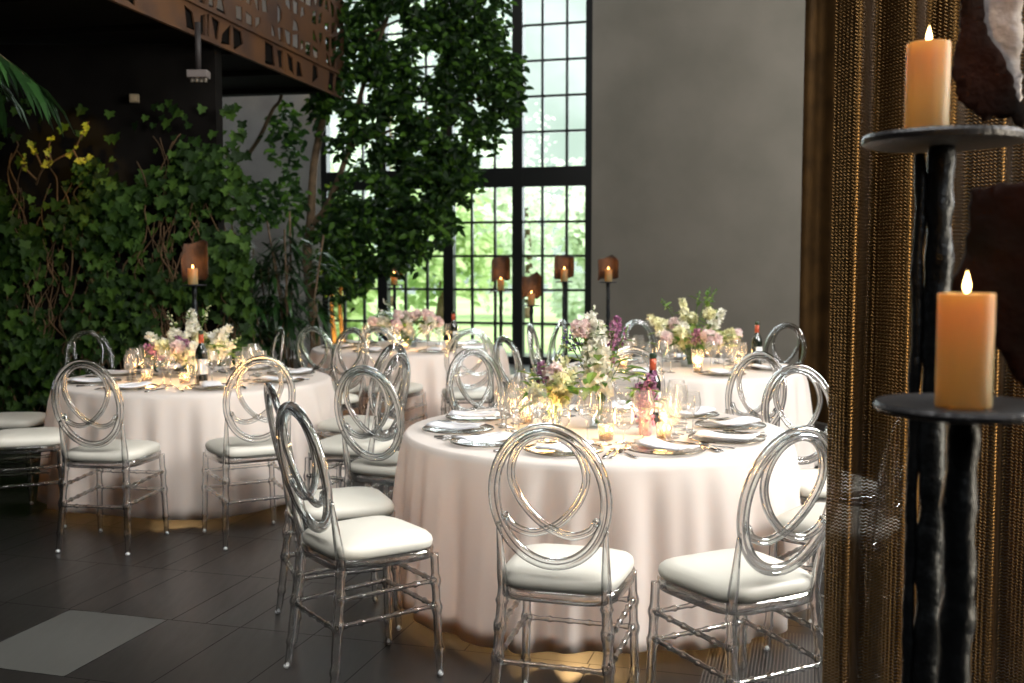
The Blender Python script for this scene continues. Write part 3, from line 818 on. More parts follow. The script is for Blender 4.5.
# --- flower arrangements
def floret(mb, p, r, rnd, petals=5):
    d = Vector((rnd.gauss(0, 1), rnd.gauss(0, 1), rnd.gauss(0, .8) + .3)).normalized()
    s = d.orthogonal().normalized(); s.rotate(Matrix.Rotation(rnd.uniform(0, 6.28), 3, d)); q = d.cross(s)
    p = Vector(p); vs = [p]; fs = []
    for k in range(petals):
        a = 2 * pi * k / petals; b = pi / petals * .95
        e1 = s * cos(a - b) + q * sin(a - b); e0 = s * cos(a) + q * sin(a); e2 = s * cos(a + b) + q * sin(a + b)
        n0 = len(vs); vs += [p + e1 * r * .62 + d * r * .15, p + e0 * r + d * r * .38, p + e2 * r * .62 + d * r * .15]
        fs.append((0, n0, n0 + 1, n0 + 2))
    mb.add(vs, fs)
def blossom(kind, base, tip, rnd, parent, mat):
    """a spire of florets, a lilac cone, or a round bloom at the end of a stem"""
    b, e = Vector(base), Vector(tip); ax = (e - b).normalized(); s = ax.orthogonal().normalized(); q = ax.cross(s)
    mb = MB()
    if kind == 'spire':
        Ls = rnd.uniform(.13, .19)
        for k in range(42):
            f_ = k / 41; a = k * 2.4; r = .033 * (1 - .65 * f_) + .004
            floret(mb, e - ax * Ls * (1 - f_) + (s * cos(a) + q * sin(a)) * r, .033 * (1 - .5 * f_), rnd)
        nm = 'stock_spire'
    elif kind == 'cone':
        Ls = rnd.uniform(.13, .17)
        for k in range(120):
            f_ = rnd.random() ** .8; a = rnd.uniform(0, 6.28); r = .052 * (1 - .8 * f_) * sqrt(rnd.random()) + .004
            floret(mb, e - ax * Ls * (1 - f_) + (s * cos(a) + q * sin(a)) * r, .0095, rnd, 4)
        nm = 'lilac_cone'
    elif kind == 'bud':
        for k in range(9):
            f_ = k / 8; a = k * 2.4
            floret(mb, e - ax * .09 * (1 - f_) + (s * cos(a) + q * sin(a)) * .012, .013 * (1 - .4 * f_), rnd)
        nm = 'bud_sprig'
    else:
        for k in range(60):
            d = Vector((rnd.gauss(0, 1), rnd.gauss(0, 1), rnd.gauss(0, 1))).normalized(); rr = .038 * rnd.uniform(.7, 1)
            floret(mb, e + d * rr, .022, rnd)
        nm = 'round_bloom'
    o = mb.build(nm, mat, parent, False)
    return o
def arrangement(label, loc, items, seed, vase=(.045, .16), vmat='vase', name='flower_arrangement', leaves=26, spread=.2, lh=.3):
    rnd = random.Random(seed); t = thing(name, label, 'flowers', loc)
    r, h = vase
    mb = MB(); mb.lathe([(r * .8, 0), (r * .95, .004), (r, h * .5), (r * .85, h * .9), (r, h), (r * .94, h), (r * .8, h * .9), (r * .94, h * .5), (r * .86, .008), (.001, .007)], 22, None, False); mb.build('vase', M[vmat], t)
    st = MB(); lf = MB()
    for kind, mat, x, y, z in items:
        b = (rnd.uniform(-.4, .4) * r, rnd.uniform(-.4, .4) * r, .02)
        mid = (x * .35, y * .35, max(h * .9, z * .55))
        st.tube(catmull([b, mid, (x, y, z)], 5), .0026, 5)
        blossom(kind, mid, (x, y, z), rnd, t, M[mat])
        for k in range(3):
            f_ = rnd.uniform(.55, .95); p = Vector(mid).lerp(Vector((x, y, z)), f_ * .8)
            lf.leaf(p, (rnd.gauss(0, 1), rnd.gauss(0, 1), rnd.uniform(-.2, .8)), (0, 0, 1), rnd.uniform(.05, .09), rnd.uniform(.02, .035))
    for k in range(leaves):
        a = rnd.uniform(0, 6.28); q = sqrt(rnd.random()) * spread; z = h * .9 + rnd.uniform(0, lh * .55) * (1 - q / spread * .5)
        lf.leaf((q * cos(a) * .8, q * sin(a) * .8, z), (cos(a), sin(a), rnd.uniform(-.4, .6)), (0, 0, 1), rnd.uniform(.06, .11), rnd.uniform(.03, .05))
    st.build('stems', M['fgreen'], t); lf.build('leaves', M['fgreen'], t, False)
    return t
# front table: three groups
arrangement('tall vase of white stock with a lilac cone and violet bloom on the front table', (.385, 4.62, TZ + .001),
    [('spire', 'fwhite', -.045, -.02, .50), ('spire', 'fwhite', -.03, -.05, .43), ('spire', 'fcream', -.02, .0, .38), ('cone', 'flilac', .075, -.02, .49), ('cone', 'flilac', .055, .02, .43), ('bud', 'flilac', .125, 0, .455),
     ('bud', 'fviolet', -.12, 0, .45), ('bud', 'fviolet', -.13, .02, .43), ('bud', 'fviolet', -.16, .0, .42), ('bloom', 'fpink', -.085, -.03, .44), ('spire', 'fwhite', .01, -.06, .33), ('spire', 'fcream', .02, .05, .35), ('bud', 'fcream', .05, .0, .36), ('bud', 'fviolet', 0, -.05, .23), ('bud', 'fviolet', .03, -.03, .24), ('spire', 'fwhite', -.055, -.06, .36), ('spire', 'fwhite', -.01, -.04, .47), ('bud', 'fwhite', -.03, .0, .535), ('bud', 'fcream', .09, -.03, .30)], 5, (.05, .19), 'vase', leaves=26, spread=.14, lh=.4)
arrangement('low vase of cream stock and one lilac cone on the front table', (.17, 4.54, TZ + .001),
    [('cone', 'flilac', -.045, -.02, .30), ('spire', 'fcream', .03, -.02, .29), ('spire', 'fcream', .085, -.03, .26), ('bloom', 'fcream', .03, -.06, .22), ('bloom', 'fcream', -.06, -.05, .17), ('spire', 'fwhite', .10, .02, .27), ('bud', 'fcream', -.10, -.02, .23), ('bud', 'fcream', -.09, .03, .26), ('spire', 'fcream', .06, .04, .31), ('bloom', 'fpink', .01, -.04, .25), ('bud', 'fwhite', .02, 0, .325)], 6, (.045, .13), 'vase', leaves=22, spread=.12, lh=.25)
arrangement('small patterned vase of pink-purple lilac before the wine bottle', (.56, 4.42, TZ + .001),
    [('cone', 'flilac', -.035, -.02, .22), ('cone', 'flilac', .015, -.03, .25), ('cone', 'flilac', .03, .0, .27), ('cone', 'flilac', -.01, .02, .19), ('bud', 'fpink', .05, -.02, .19), ('bud', 'fpink', -.06, .0, .17)], 8, (.028, .115), 'vasepaper', leaves=5, spread=.06, lh=.12)
def mixed(seed, W, H, n, pal):
    rnd = random.Random(seed); it = []
    for k in range(n):
        a = rnd.uniform(0, 6.28); q = sqrt((k + .5) / n) * W; x, y = q * cos(a), q * sin(a) * .75
        z = .17 + (H - .17) * (1 - .75 * q / W) * rnd.uniform(.6, 1)
        kd, mt = rnd.choice(pal); it.append((kd, mt, x, y, z))
    return it
pal = [('spire', 'fwhite'), ('spire', 'fwhite'), ('bloom', 'fwhite'), ('bloom', 'fpink'), ('cone', 'flilac'), ('spire', 'fcream'), ('bloom', 'fcream'), ('bud', 'fviolet')]
arrangement('wide bowl of white stock and lilac on the table beside the ivy', (-2.02, 6.68, TZ + .001),
    mixed(31, .30, .33, 20, pal) + [('spire', 'fwhite', .0, 0, .43), ('bud', 'fcream', .11, 0, .46), ('bud', 'fcream', -.16, .02, .42), ('spire', 'fwhite', .26, -.05, .33), ('spire', 'fwhite', -.27, -.05, .28), ('bud', 'fcream', .31, 0, .26), ('cone', 'flilac', -.06, -.12, .27), ('cone', 'flilac', .0, -.14, .25)], 32, (.075, .13), leaves=46, spread=.30, lh=.3)
arrangement('low bowl of white and blush blooms on the table by the window', (-.90, 9.20, TZ + .001),
    mixed(41, .34, .36, 24, pal[:5] + [('bloom', 'fpink')]) + [('bud', 'fwhite', -.22, 0, .42), ('bud', 'fwhite', -.3, .03, .36)], 42, (.075, .13), leaves=36, spread=.32, lh=.26)
arrangement('large bowl of cream and white blooms on the table before the grey wall', (1.26, 7.40, TZ + .001),
    mixed(51, .34, .40, 26, [('spire', 'fcream'), ('bloom', 'fcream'), ('bloom', 'fwhite'), ('spire', 'fwhite'), ('bloom', 'fpink'), ('spire', 'fcream'), ('bud', 'flilac')]) +
    [('bud', 'fgreen', .12, 0, .56), ('bud', 'fgreen', .17, .03, .55), ('bud', 'fgreen', .05, .02, .53), ('bud', 'fgreen', -.22, 0, .48), ('spire', 'fcream', -.08, -.03, .48), ('spire', 'fcream', -.31, -.05, .36), ('spire', 'fwhite', .22, 0, .40), ('bloom', 'fcream', .1, -.1, .38), ('cone', 'flilac', .0, -.2, .28)], 52, (.08, .14), leaves=70, spread=.34, lh=.4)

# ------------------------------------------------------------------ candles on iron stands
def candle(label, loc, r=.0375, h=.150, group=None, e=1.2, big=True):
    t = thing('pillar_candle', label, 'candle', loc, 0, group)
    n = 32
    mb = MB(); mb.lathe([(r * .985, 0), (r, .003), (r, h - .002), (r * .985, h), (r * .93, h - .001), (r * .86, h - .010), (.003, h - .012), (.003, h - .013), (r * .86, h - .0135), (r * .92, h - .030), (.001, h - .085)], n, None, True); mb.build('wax', M['wax'], t)
    mb = MB(); mb.tube([(0, 0, h - .014), (.001, 0, h - .002), (.002, 0, h + .006)], .0012, 6); mb.build('wick', M['wick'], t)
    k = 1.0 if big else 1.5
    mb = MB(); mb.lathe([(.0008, h + .0), (.0038 * k, h + .004), (.0048 * k, h + .009), (.0036 * k, h + .016), (.0016 * k, h + .023), (.0003, h + .028)], 12, None, False); mb.build('flame', M['flame'] if big else M['flamefar'], t)
    x, y, z = loc
    point('flame_glow', (x, y, z + h + .035), e * .6, (1.0, .50, .16), .008)
    point('wax_glow', (x, y, z + h - .022), e * (13 if big else 2.5), (1.0, .52, .05), .006)  # added lamp inside the wax, stands in for flame light shining through
    return t
def lumpy_rod(mb, x, y, z0, z1, r, seed):
    rnd = random.Random(seed); n = int((z1 - z0) / .012); pts = []; rs_ = []
    for k in range(n + 1):
        z = z0 + (z1 - z0) * k / n
        pts.append((x + .0016 * sin(z * 31 + seed), y + .0016 * cos(z * 27), z)); rs_.append(r * (1 + .07 * sin(z * 78 + seed) + .05 * sin(z * 41) + rnd.uniform(-.03, .03)))
    mb.tube(pts, rs_, 12)
def ragged(x0, outline, bend, mat, parent, name, thick=.006, hole=None, y0=None):
    """torn sheet: outline in (a along arc, z); bent round a vertical axis"""
    rnd = random.Random(len(outline)); pts = []
    n = len(outline)
    for i in range(n):
        a, b = Vector(outline[i] + (0,)), Vector(outline[(i + 1) % n] + (0,))
        m_ = max(2, int((b - a).length / .008))
        for k in range(m_):
            p = a.lerp(b, k / m_); pts.append((p.x + rnd.uniform(-.0028, .0028), p.y + rnd.uniform(-.0028, .0028)))
    import mathutils
    v2 = [Vector((p[0], p[1])) for p in pts]
    edges = [(i, (i + 1) % len(pts)) for i in range(len(pts))]
    if hole:
        b = len(v2); v2 += [Vector(p) for p in hole]; edges += [(b + i, b + (i + 1) % len(hole)) for i in range(len(hole))]
    nb = len(v2)
    lo = [min(p[0] for p in v2), min(p[1] for p in v2)]; hi = [max(p[0] for p in v2), max(p[1] for p in v2)]
    st = .02; x = lo[0] + st / 2
    while x < hi[0]:
        y = lo[1] + st / 2
        while y < hi[1]:
            v2.append(Vector((x + rnd.uniform(-.003, .003), y + rnd.uniform(-.003, .003)))); y += st
        x += st
    vv, ee, ff, *_ = mathutils.geometry.delaunay_2d_cdt(v2, edges, [], 1 if not hole else 5, 1e-5)
    mb = MB(); R_ = bend
    vs = []
    for p in vv:
        a = p.x / R_; bump = .004 * sin(p.x * 70 + p.y * 33) * sin(p.y * 55)
        vs.append((R_ * sin(a), (R_ - bump) * cos(a) + (0 if y0 is None else y0 - R_), p.y))
    mb.add(vs, [tuple(f_) for f_ in ff])
    o = mb.build(name, mat, parent, True); md = o.modifiers.new('s', 'SOLIDIFY'); md.thickness = thick; md.offset = 0
    return o

# stand A: taller, further back (plate 1.67 m)
A_ = thing('candle_stand', 'tall hammered iron candle stand beside the chain curtain holding the upper candle', 'candle stand', (.722, 1.80, 0))
ps = 1.658
mb = MB(); lumpy_rod(mb, 0, 0, .02, ps - .02, .0225, 1); lumpy_rod(mb, -.03, .01, .02, ps - .03, .010, 4); mb.build('pole', M['iron'], A_)
mb = MB(); mb.lathe([(.118, ps - .018), (.128, ps - .014), (.130, ps - .006), (.126, ps), (.001, ps)], 40); sharp(mb.build('drip_plate', M['plateiron'], A_))
mb = MB(); mb.lathe([(.16, 0), (.16, .012), (.03, .02)], 32); sharp(mb.build('base', M['plateiron'], A_))
blk = [(.060, .30), (.102, .30), (.104, .199), (.126, .154), (.152, .109), (.157, .073), (.174, .059), (.176, .032), (.166, .020), (.150, .036), (.126, .041), (.108, .034), (.090, .054), (.066, .070), (.052, .127), (.066, .20)]
o = ragged(0, [(a, ps + b) for a, b in blk], .30, M['rustdark'], A_, 'shade_sheet', y0=.10); o['label'] = 'dark torn metal sheet'
o = ragged(0, [(.085, ps + .12), (.150, ps + .06), (.172, ps + .055), (.172, ps + .30), (.085, ps + .30)], .30, M['sheetlit'], A_, 'shade_outer_face', y0=.118); o['label'] = 'lit outer face of the torn metal sheet'
candle('upper lit pillar candle on the tall iron stand by the chain curtain', (.681, 1.762, ps + .001), .0345, .142, e=1.0)
# stand B: lower, nearest (plate 1.26 m)
B_ = thing('candle_stand', 'lower hammered iron candle stand nearest the camera holding the lower candle', 'candle stand', (.600, 1.40, 0))
ps = 1.257
mb = MB(); lumpy_rod(mb, 0, 0, .02, ps - .02, .0215, 2); mb.build('pole', M['iron'], B_)
mb = MB(); mb.lathe([(.102, ps - .014), (.111, ps - .011), (.113, ps - .005), (.110, ps), (.001, ps)], 40); sharp(mb.build('drip_plate', M['plateiron'], B_))
mb = MB(); mb.lathe([(.15, 0), (.15, .012), (.03, .02)], 32); sharp(mb.build('base', M['plateiron'], B_))
blk = [(.045, .288), (.085, .296), (.21, .298), (.21, .0), (.15, .004), (.124, .013), (.104, .032), (.083, .069), (.060, .085), (.030, .10), (.022, .15), (.029, .182), (.040, .205), (.041, .239)]
o = ragged(0, [(a, ps + b) for a, b in blk], .26, M['rustdark'], B_, 'shade_sheet', hole=[(.065, ps + .182), (.088, ps + .180), (.091, ps + .196), (.078, ps + .206), (.067, ps + .200)], y0=.10); o['label'] = 'dark torn metal sheet with a small hole'
candle('lower lit pillar candle on the iron stand nearest the camera', (.583, 1.360, ps + .001), .0345, .146, e=.9)

# floor stands along the window, the wall and the ivy
def far_stand(label, clabel, x, y, zp, seed, face=0.0, w=.15, sh=.27, dz=0.0):
    rnd = random.Random(seed)
    t = thing('floor_candle_stand', label, 'candle stand', (x, y, 0), face, 'iron candle stands at the back of the hall')
    mb = MB(); lumpy_rod(mb, 0, 0, .02, zp - .01, .019, seed); mb.build('pole', M['iron'], t)
    mb = MB(); mb.lathe([(.085, zp - .012), (.09, zp - .006), (.088, zp), (.001, zp)], 24); mb.build('drip_plate', M['plateiron'], t)
    mb = MB(); mb.lathe([(.15, 0), (.15, .012), (.03, .02)], 24); mb.build('base', M['plateiron'], t)
    ol = [(a_ * 1.12 + rnd.uniform(-.022, .022), b_ + rnd.uniform(-.02, .02)) for a_, b_ in [(-w, zp + .05 + dz), (-w * .8, zp + .02 + dz), (-w * .2, zp + .035 + dz), (w * .4, zp + .015 + dz), (w, zp + .06 + dz), (w * .9, zp + .15 + dz), (w * 1.02, zp + sh + dz), (w * .35, zp + sh + .03 + dz), (-w * .3, zp + sh + dz), (-w * .8, zp + sh + .015 + dz), (-w * 1.05, zp + .16 + dz)]]
    o = ragged(0, ol, .10, M['rust'], t, 'shade_sheet'); o['label'] = 'rusty torn metal shade'
    candle(clabel, (x - .0, y - .03, zp + .001), .036, .12, 'pillar candles at the back of the hall', 1.3, False)
far_stand('iron candle stand with rust shade left of the thick window mullion', 'lit candle under the rust shade left of the thick mullion', -.12, 11.5, 1.165, 1, 0, .15, .26, .08)
far_stand('shortest iron candle stand, just right of the thick mullion', 'lit candle under the lowest rust shade right of the thick mullion', .20, 10.9, 1.03, 2, 0, .13, .24, .05)
far_stand('iron candle stand with dark shade in the last window bay beside the grey wall', 'lit candle before the dark shade in the last window bay', .53, 10.8, 1.275, 3, 0, .13, .24)
far_stand('iron candle stand standing against the grey wall', 'lit candle on the stand against the grey wall', .96, 10.6, 1.275, 4, 0, .15, .22)
far_stand('iron candle stand half hidden by the tree leaves', 'lit candle glowing beneath the tree leaves', -1.34, 12.1, 1.22, 5, 0, .14, .22, .03)
far_stand('iron candle stand with brown shade before the ivy', 'lit candle before the ivy wall', -2.38, 7.95, 1.295, 6, 0, .135, .30)

# ------------------------------------------------------------------ curtains
def curtain(name, label, cat, x0, y0, x1, y1, zt, mat, wl, amp, seed, n=420, zb=.01):
    rnd = random.Random(seed); d = Vector((x1 - x0, y1 - y0, 0)); Ln = d.length; d.normalize(); nn = Vector((d.y, -d.x, 0))
    ks = [(rnd.uniform(.7, 1.3) / wl, rnd.uniform(0, 6.28), rnd.uniform(.5, 1)) for _ in range(4)]
    cols_ = []; arc = [0]
    for i in range(n + 1):
        s = Ln * i / n; o = sum(a * sin(2 * pi * k * s + p) for k, p, a in ks) / 2.2
        cols_.append(Vector((x0, y0, 0)) + d * s + nn * amp * o)
        if i: arc.append(arc[-1] + (cols_[-1] - cols_[-2]).length)
    zs = [zb + (zt - zb) * j / 14 for j in range(15)]
    mb = MB(); vs = []; fs = []
    for j, z in enumerate(zs):
        for i in range(n + 1):
            p = cols_[i] + nn * .006 * sin(z * 2.1 + i * .05); vs.append((p.x, p.y, z))
    for j in range(14):
        for i in range(n): fs.append((j * (n + 1) + i, j * (n + 1) + i + 1, (j + 1) * (n + 1) + i + 1, (j + 1) * (n + 1) + i))
    mb.add(vs, fs); o = mb.build(name, mat); tag(o, label, cat)
    uvl = o.data.uv_layers.new(name='UVMap'); dat = uvl.data
    for lp in o.data.loops:
        j, i = divmod(lp.vertex_index, n + 1); dat[lp.index].uv = (arc[i], zs[j])
    return o
curtain('chain_curtain', 'bronze chain-mesh curtain hanging in folds behind the iron candle stands', 'curtain', .728, 2.42, 2.1, 2.30, 3.6, M['chain'], .13, .075, 4, 1000)
curtain('drape', 'dark brown drape at the end of the grey wall', 'curtain', 2.60, 9.6, 3.9, 9.4, 7.9, M['drape'], .28, .06, 9, 300)

# ------------------------------------------------------------------ plants
def ivy():
    rnd = random.Random(77); mb = MB(); st = MB()
    for k in range(120):
        x = rnd.uniform(-5.2, -2.15); z = rnd.uniform(1.2, 2.5); pts = [(x, IW - .03, z)]
        while z > .15 and len(pts) < 14:
            x += rnd.uniform(-.09, .09); z -= rnd.uniform(.08, .2); pts.append((x, IW - .03 - rnd.uniform(0, .1), z))
        if len(pts) > 2: st.tube(catmull(pts, 3), rnd.uniform(.003, .006), 5)
    n = 0
    while n < 5400:
        x = rnd.uniform(-5.2, -2.08); z = rnd.uniform(.02, 2.75)
        top = 2.2 + .1 * sin(x * 2.3 + 1) + .12 * sin(x * 7)
        if x > -3.2 and z > top and z < 2.7 and rnd.random() < .16: top = 3
        if z > top and rnd.random() > .05: continue
        cl = sin(x * 5.1 + 2 * sin(z * 2)) * sin(z * 4.3 + x * 2) + .35 * sin(x * 13 + z * 9)
        if cl < -.12 and rnd.random() < .9: continue
        y = IW - .02 - abs(rnd.gauss(0, .07)) - max(0, cl) * .07
        Ls = rnd.uniform(.045, .10)
        mb.leaf((x, y, z), (rnd.gauss(0, .45), -rnd.uniform(.1, .6), -1), (rnd.gauss(0, .35), -1, rnd.uniform(.1, .7)), Ls, Ls * rnd.uniform(.9, 1.15), 'ivy'); n += 1
    t = thing('ivy', 'dense green ivy covering the dark wall beneath the balcony', 'ivy', (0, 0, 0)); t['kind'] = 'stuff'
    mb.build('ivy_leaves', M['ivy'], t, False)['kind'] = 'stuff'
    st.build('ivy_stems', M['vine'], t)['kind'] = 'stuff'
ivy()
def gold_branch():
    rnd = random.Random(5); t = thing('ivy_branch', 'yellow-lit ivy twig sticking out above the ivy wall', 'branch', (-3.62, IW - .2, 2.12))
    st = MB(); lf = MB()
    main = [(-.12, .1, -.05), (-.02, 0, .06), (.12, -.04, .14), (.24, -.05, .20), (.30, -.05, .30)]
    subs = [[(-.02, 0, .06), (-.06, -.02, .18), (-.10, -.03, .25)], [(.06, -.02, .10), (.05, -.04, .22), (.08, -.05, .31)], [(-.1, .08, -.02), (-.16, .0, .08), (-.14, -.02, .17)], [(.24, -.05, .2), (.30, -.06, .12), (.38, -.06, .16)], [(.3, -.05, .3), (.34, -.05, .36), (.37, -.06, .42)]]
    for p in [main] + subs:
        q = catmull(p, 6); st.tube(q, [.008 * (1 - .6 * i / len(q)) for i in range(len(q))], 6)
        for k in range(6):
            c = q[rnd.randrange(len(q) // 3, len(q))]
            Ls = rnd.uniform(.03, .055); lf.leaf(c, (rnd.gauss(0, .6), -.4, rnd.gauss(-.3, .6)), (rnd.gauss(0, .3), -1, .3), Ls, Ls, 'ivy')
    st.build('twig', M['vine'], t); lf.build('leaves', M['ivylit'], t, False)
gold_branch()

def ficus():
    rnd = random.Random(19); t = thing('ficus_tree', 'tall leafy indoor tree standing before the window', 'tree', (-1.98, 11.3, 0))
    ox, oy = -1.98, 11.3
    def px(x, y, Y=11.3): return Vector(((x - 512) / F_PX * Y - ox, Y - oy, EYE + (HOR - y) / F_PX * Y))
    tr = MB()
    def limb(pts, r0, r1):
        q = catmull(pts, 8); tr.tube(q, [r0 + (r1 - r0) * i / (len(q) - 1) for i in range(len(q))], 9)
    limb([(-.13, 0, .0), (-.12, 0, .6), px(308, 262), px(311, 230), px(313, 205), px(316, 165), px(325, 120), px(335, 60), px(340, 0), px(352, -60)], .060, .028)
    limb([px(311, 226), px(325, 212), px(338, 185), px(350, 150), px(362, 100), px(380, 50), px(398, 0)], .040, .018)
    limb([px(248, 160, 11.6), px(262, 140, 11.5), px(276, 112, 11.4), px(284, 100, 11.3), px(292, 60, 11.3)], .025, .015)
    limb([px(350, 150), px(385, 135), px(430, 120), px(480, 100)], .018, .008)
    limb([px(335, 60), px(390, 30), px(450, 10)], .02, .008)
    limb([px(338, 185), px(370, 205), px(410, 215)], .014, .007)
    tr.build('trunk', M['bark'], t)
    lf = MB(); blobs = []
    spec = [(415, 40, 78, 62, 9), (480, 70, 44, 55, 6), (370, 110, 60, 60, 7), (440, 130, 66, 52, 8), (505, 95, 20, 36, 2), (405, 190, 66, 42, 7), (450, 172, 34, 38, 3.5), (365, 235, 62, 36, 5), (425, 225, 36, 26, 2.6), (345, 40, 40, 50, 3.2), (345, 275, 36, 26, 2.0), (395, 258, 36, 18, 1.3), (287, 135, 22, 34, .8), (292, 195, 18, 30, .7), (425, -20, 90, 50, 6), (260, 205, 22, 28, 1.2), (325, 95, 18, 26, 1.0), (345, 215, 20, 34, 1.0), (470, 12, 42, 30, 3)]
    for x, y, rx, ry, w in spec:
        for k in range(int(w * 300)):
            while True:
                a, b, c = rnd.uniform(-1, 1), rnd.uniform(-1, 1), rnd.uniform(-1, 1)
                if a * a + b * b + c * c < 1: break
            # drooping clumps
            if sin(a * 7 + x) * sin(b * 6 + y) < -.3: continue
            Y = 11.3 + c * .55
            p = px(x + a * rx, y + b * ry, Y)
            Ls = rnd.uniform(.06, .12)
            lf.leaf(p, (rnd.gauss(0, .9), rnd.gauss(0, .6) - .2, -rnd.uniform(-.1, 1)), (rnd.gauss(0, .5), -1, rnd.uniform(0, .8)), Ls, Ls * .5)
    lf.build('foliage', M['ficus'], t, False)
    mb = MB(); mb.lathe([(.20, 0), (.24, .02), (.30, .42), (.31, .46), (.28, .46), (.27, .40), (.001, .40)], 28, Matrix.Translation((-.12, 0, 0))); sharp(mb.build('planter', M['pot'], t))
ficus()

def frond_plant(name, label, loc, n, L0, L1, h0, h1, seed, spreadx, canes=True, pot=True):
    rnd = random.Random(seed); t = thing(name, label, 'plant', loc); lf = MB(); st = MB()
    for k in range(n):
        x, y = rnd.uniform(-spreadx, spreadx), rnd.uniform(-.18, .18); z = rnd.uniform(h0, h1); lean = rnd.uniform(-.2, .2)
        st.tube([(x, y, .02), (x + lean * .4, y, z * .6), (x + lean, y, z)], .009, 6)
        for q in range(rnd.randint(9, 14)):
            zz = z * rnd.uniform(.45, 1.05); a = rnd.uniform(0, 6.28); b = Vector((x + lean * zz / z, y, zz))
            for m_ in range(5):
                aa = a + (m_ - 2) * .32; d = Vector((cos(aa), sin(aa) * .7, rnd.uniform(-.9, .35)))
                Ls = rnd.uniform(L0, L1); lf.leaf(b + d * .03, d, (0, 0, 1), Ls, Ls * .14, 'blade')
    st.build('canes', M['bark'], t); lf.build('blades', M['palm'], t, False)
    if pot:
        mb = MB(); mb.box((0, 0, .16), (spreadx * 2 + .25, .55, .32)); mb.build('trough', M['black'], t, False, .01)
    return t
frond_plant('bamboo_palm', 'dark bushy palm with narrow blades between the ivy wall and the tree', (-2.45, 10.1, 0), 22, .20, .36, 1.0, 2.0, 3, .52)
# palm at the picture's left edge: trunk out of frame, fronds arching in
def arching_palm():
    rnd = random.Random(9); t = thing('arching_palm', 'palm with long green blades hanging in at the upper left edge', 'palm', (-3.2, 5.55, 0)); lf = MB(); st = MB()
    st.tube(catmull([(0, 0, .3), (.02, 0, 1.2), (0, 0, 2.4)], 8), [.05 - .001 * k for k in range(17)], 9)
    for k in range(13):
        a = k * 2 * pi / 13 + .1; out_ = rnd.uniform(.55, .8); d = Vector((cos(a), sin(a) * .6, 0))
        q = catmull([(0, 0, 2.38), d * out_ * .5 + Vector((0, 0, 2.38 + rnd.uniform(.2, .35))), d * out_ + Vector((0, 0, 2.5 + rnd.uniform(-.1, .1)))], 8)
        st.tube(q, .006, 5)
        for j in range(5, len(q)):
            for s in (-1, 1):
                sd = Vector((-d.y, d.x, 0)).normalized() * s
                Ls = rnd.uniform(.30, .42); lf.leaf(q[j], d * .8 + sd * .6 + Vector((0, 0, -.75)), (0, 0, 1), Ls, Ls * .13, 'blade')
    st.build('trunk', M['bark'], t); lf.build('fronds', M['palm'], t, False)
    mb = MB(); mb.lathe([(.20, 0), (.24, .36), (.22, .36), (.001, .33)], 24); mb.build('planter', M['black'], t)
arching_palm()
# slender stems lit from below, left of the window
t = thing('slender_tree', 'two slender trunks glowing orange before the window edge', 'tree', (-2.16, 12.75, 0))
for k, (xb, xt) in enumerate(((0, .03), (.10, .16))):
    mb = MB(); q = catmull([(xb, 0, 0), (xb + .02, 0, .5), (xb - .01, 0, 1.0), (xt, 0, 1.6), (xt + .05, 0, 2.2)], 8); mb.tube(q, [.034 - .0006 * i for i in range(len(q))], 8); mb.build('trunk', M['bark'], t)
lf = MB(); rnd = random.Random(4)
for k in range(330):
    x, z = rnd.gauss(.12, .22), rnd.gauss(1.75, .32)
    Ls = rnd.uniform(.06, .1); lf.leaf((x, rnd.gauss(0, .2), z), (rnd.gauss(0, .6), rnd.gauss(0, .5), -.7), (rnd.gauss(0, .5), -1, .4), Ls, Ls * .5)
lf.build('foliage', M['ficus'], t, False)
mb = MB(); mb.lathe([(.16, 0), (.2, .3), (.18, .3), (.001, .28)], 24, Matrix.Translation((.05, 0, 0))); mb.build('planter', M['black'], t)

# ------------------------------------------------------------------ the garden outside
mb = MB(); mb.add([WMx @ Vector((-60, .4, -.12)), WMx @ Vector((40, .4, -.12)), WMx @ Vector((60, 90, -.12)), WMx @ Vector((-90, 90, -.12))], [(0, 1, 2, 3)])
struct('lawn', mb, M['lawn'])
mb = MB(); vs = []; fs = []; rnd = random.Random(2)
for j in range(13):
    for i in range(41):
        x = -80 + i * 4; y = 55 + j * 4 + 3 * sin(i * .6); z = -2 + j * 3.4 + 2.2 * sin(i * .55 + j * .4) + rnd.uniform(-.5, .5)
        vs.append((x, y, z))
for j in range(12):
    for i in range(40): fs.append((j * 41 + i, j * 41 + i + 1, (j + 1) * 41 + i + 1, (j + 1) * 41 + i))
mb.add(vs, fs); struct('hill', mb, M['hill'], None, True)
def garden_tree(name, label, x, y, h, w, seed, mat, nl=1500):
    rnd = random.Random(seed); t = thing(name, label, 'tree', (x, y, -.12), 0, 'garden trees beyond the window')
    tr = MB(); tr.tube(catmull([(0, 0, 0), (.1, 0, h * .3), (0, 0, h * .7)], 6), [.16 - .008 * k for k in range(13)], 8); tr.build('trunk', M['bark'], t)
    lf = MB(); bl = [(rnd.uniform(-.6, .6) * w, rnd.uniform(-.5, .5) * w, h * rnd.uniform(.15, .95), w * rnd.uniform(.3, .55)) for _ in range(14)]
    for k in range(nl):
        bx, by_, bz, br = rnd.choice(bl); d = Vector((rnd.gauss(0, 1), rnd.gauss(0, 1), rnd.gauss(0, 1))).normalized() * br * rnd.uniform(.6, 1)
        p = Vector((bx, by_, bz)) + d
        if p.z < .1: continue
        Ls = rnd.uniform(.18, .34); lf.leaf(p, (rnd.gauss(0, 1), rnd.gauss(0, 1), -.4), (0, -1, .6), Ls, Ls * .6)
    lf.build('foliage', mat, t, False)
gl = 'garden tree outside, '
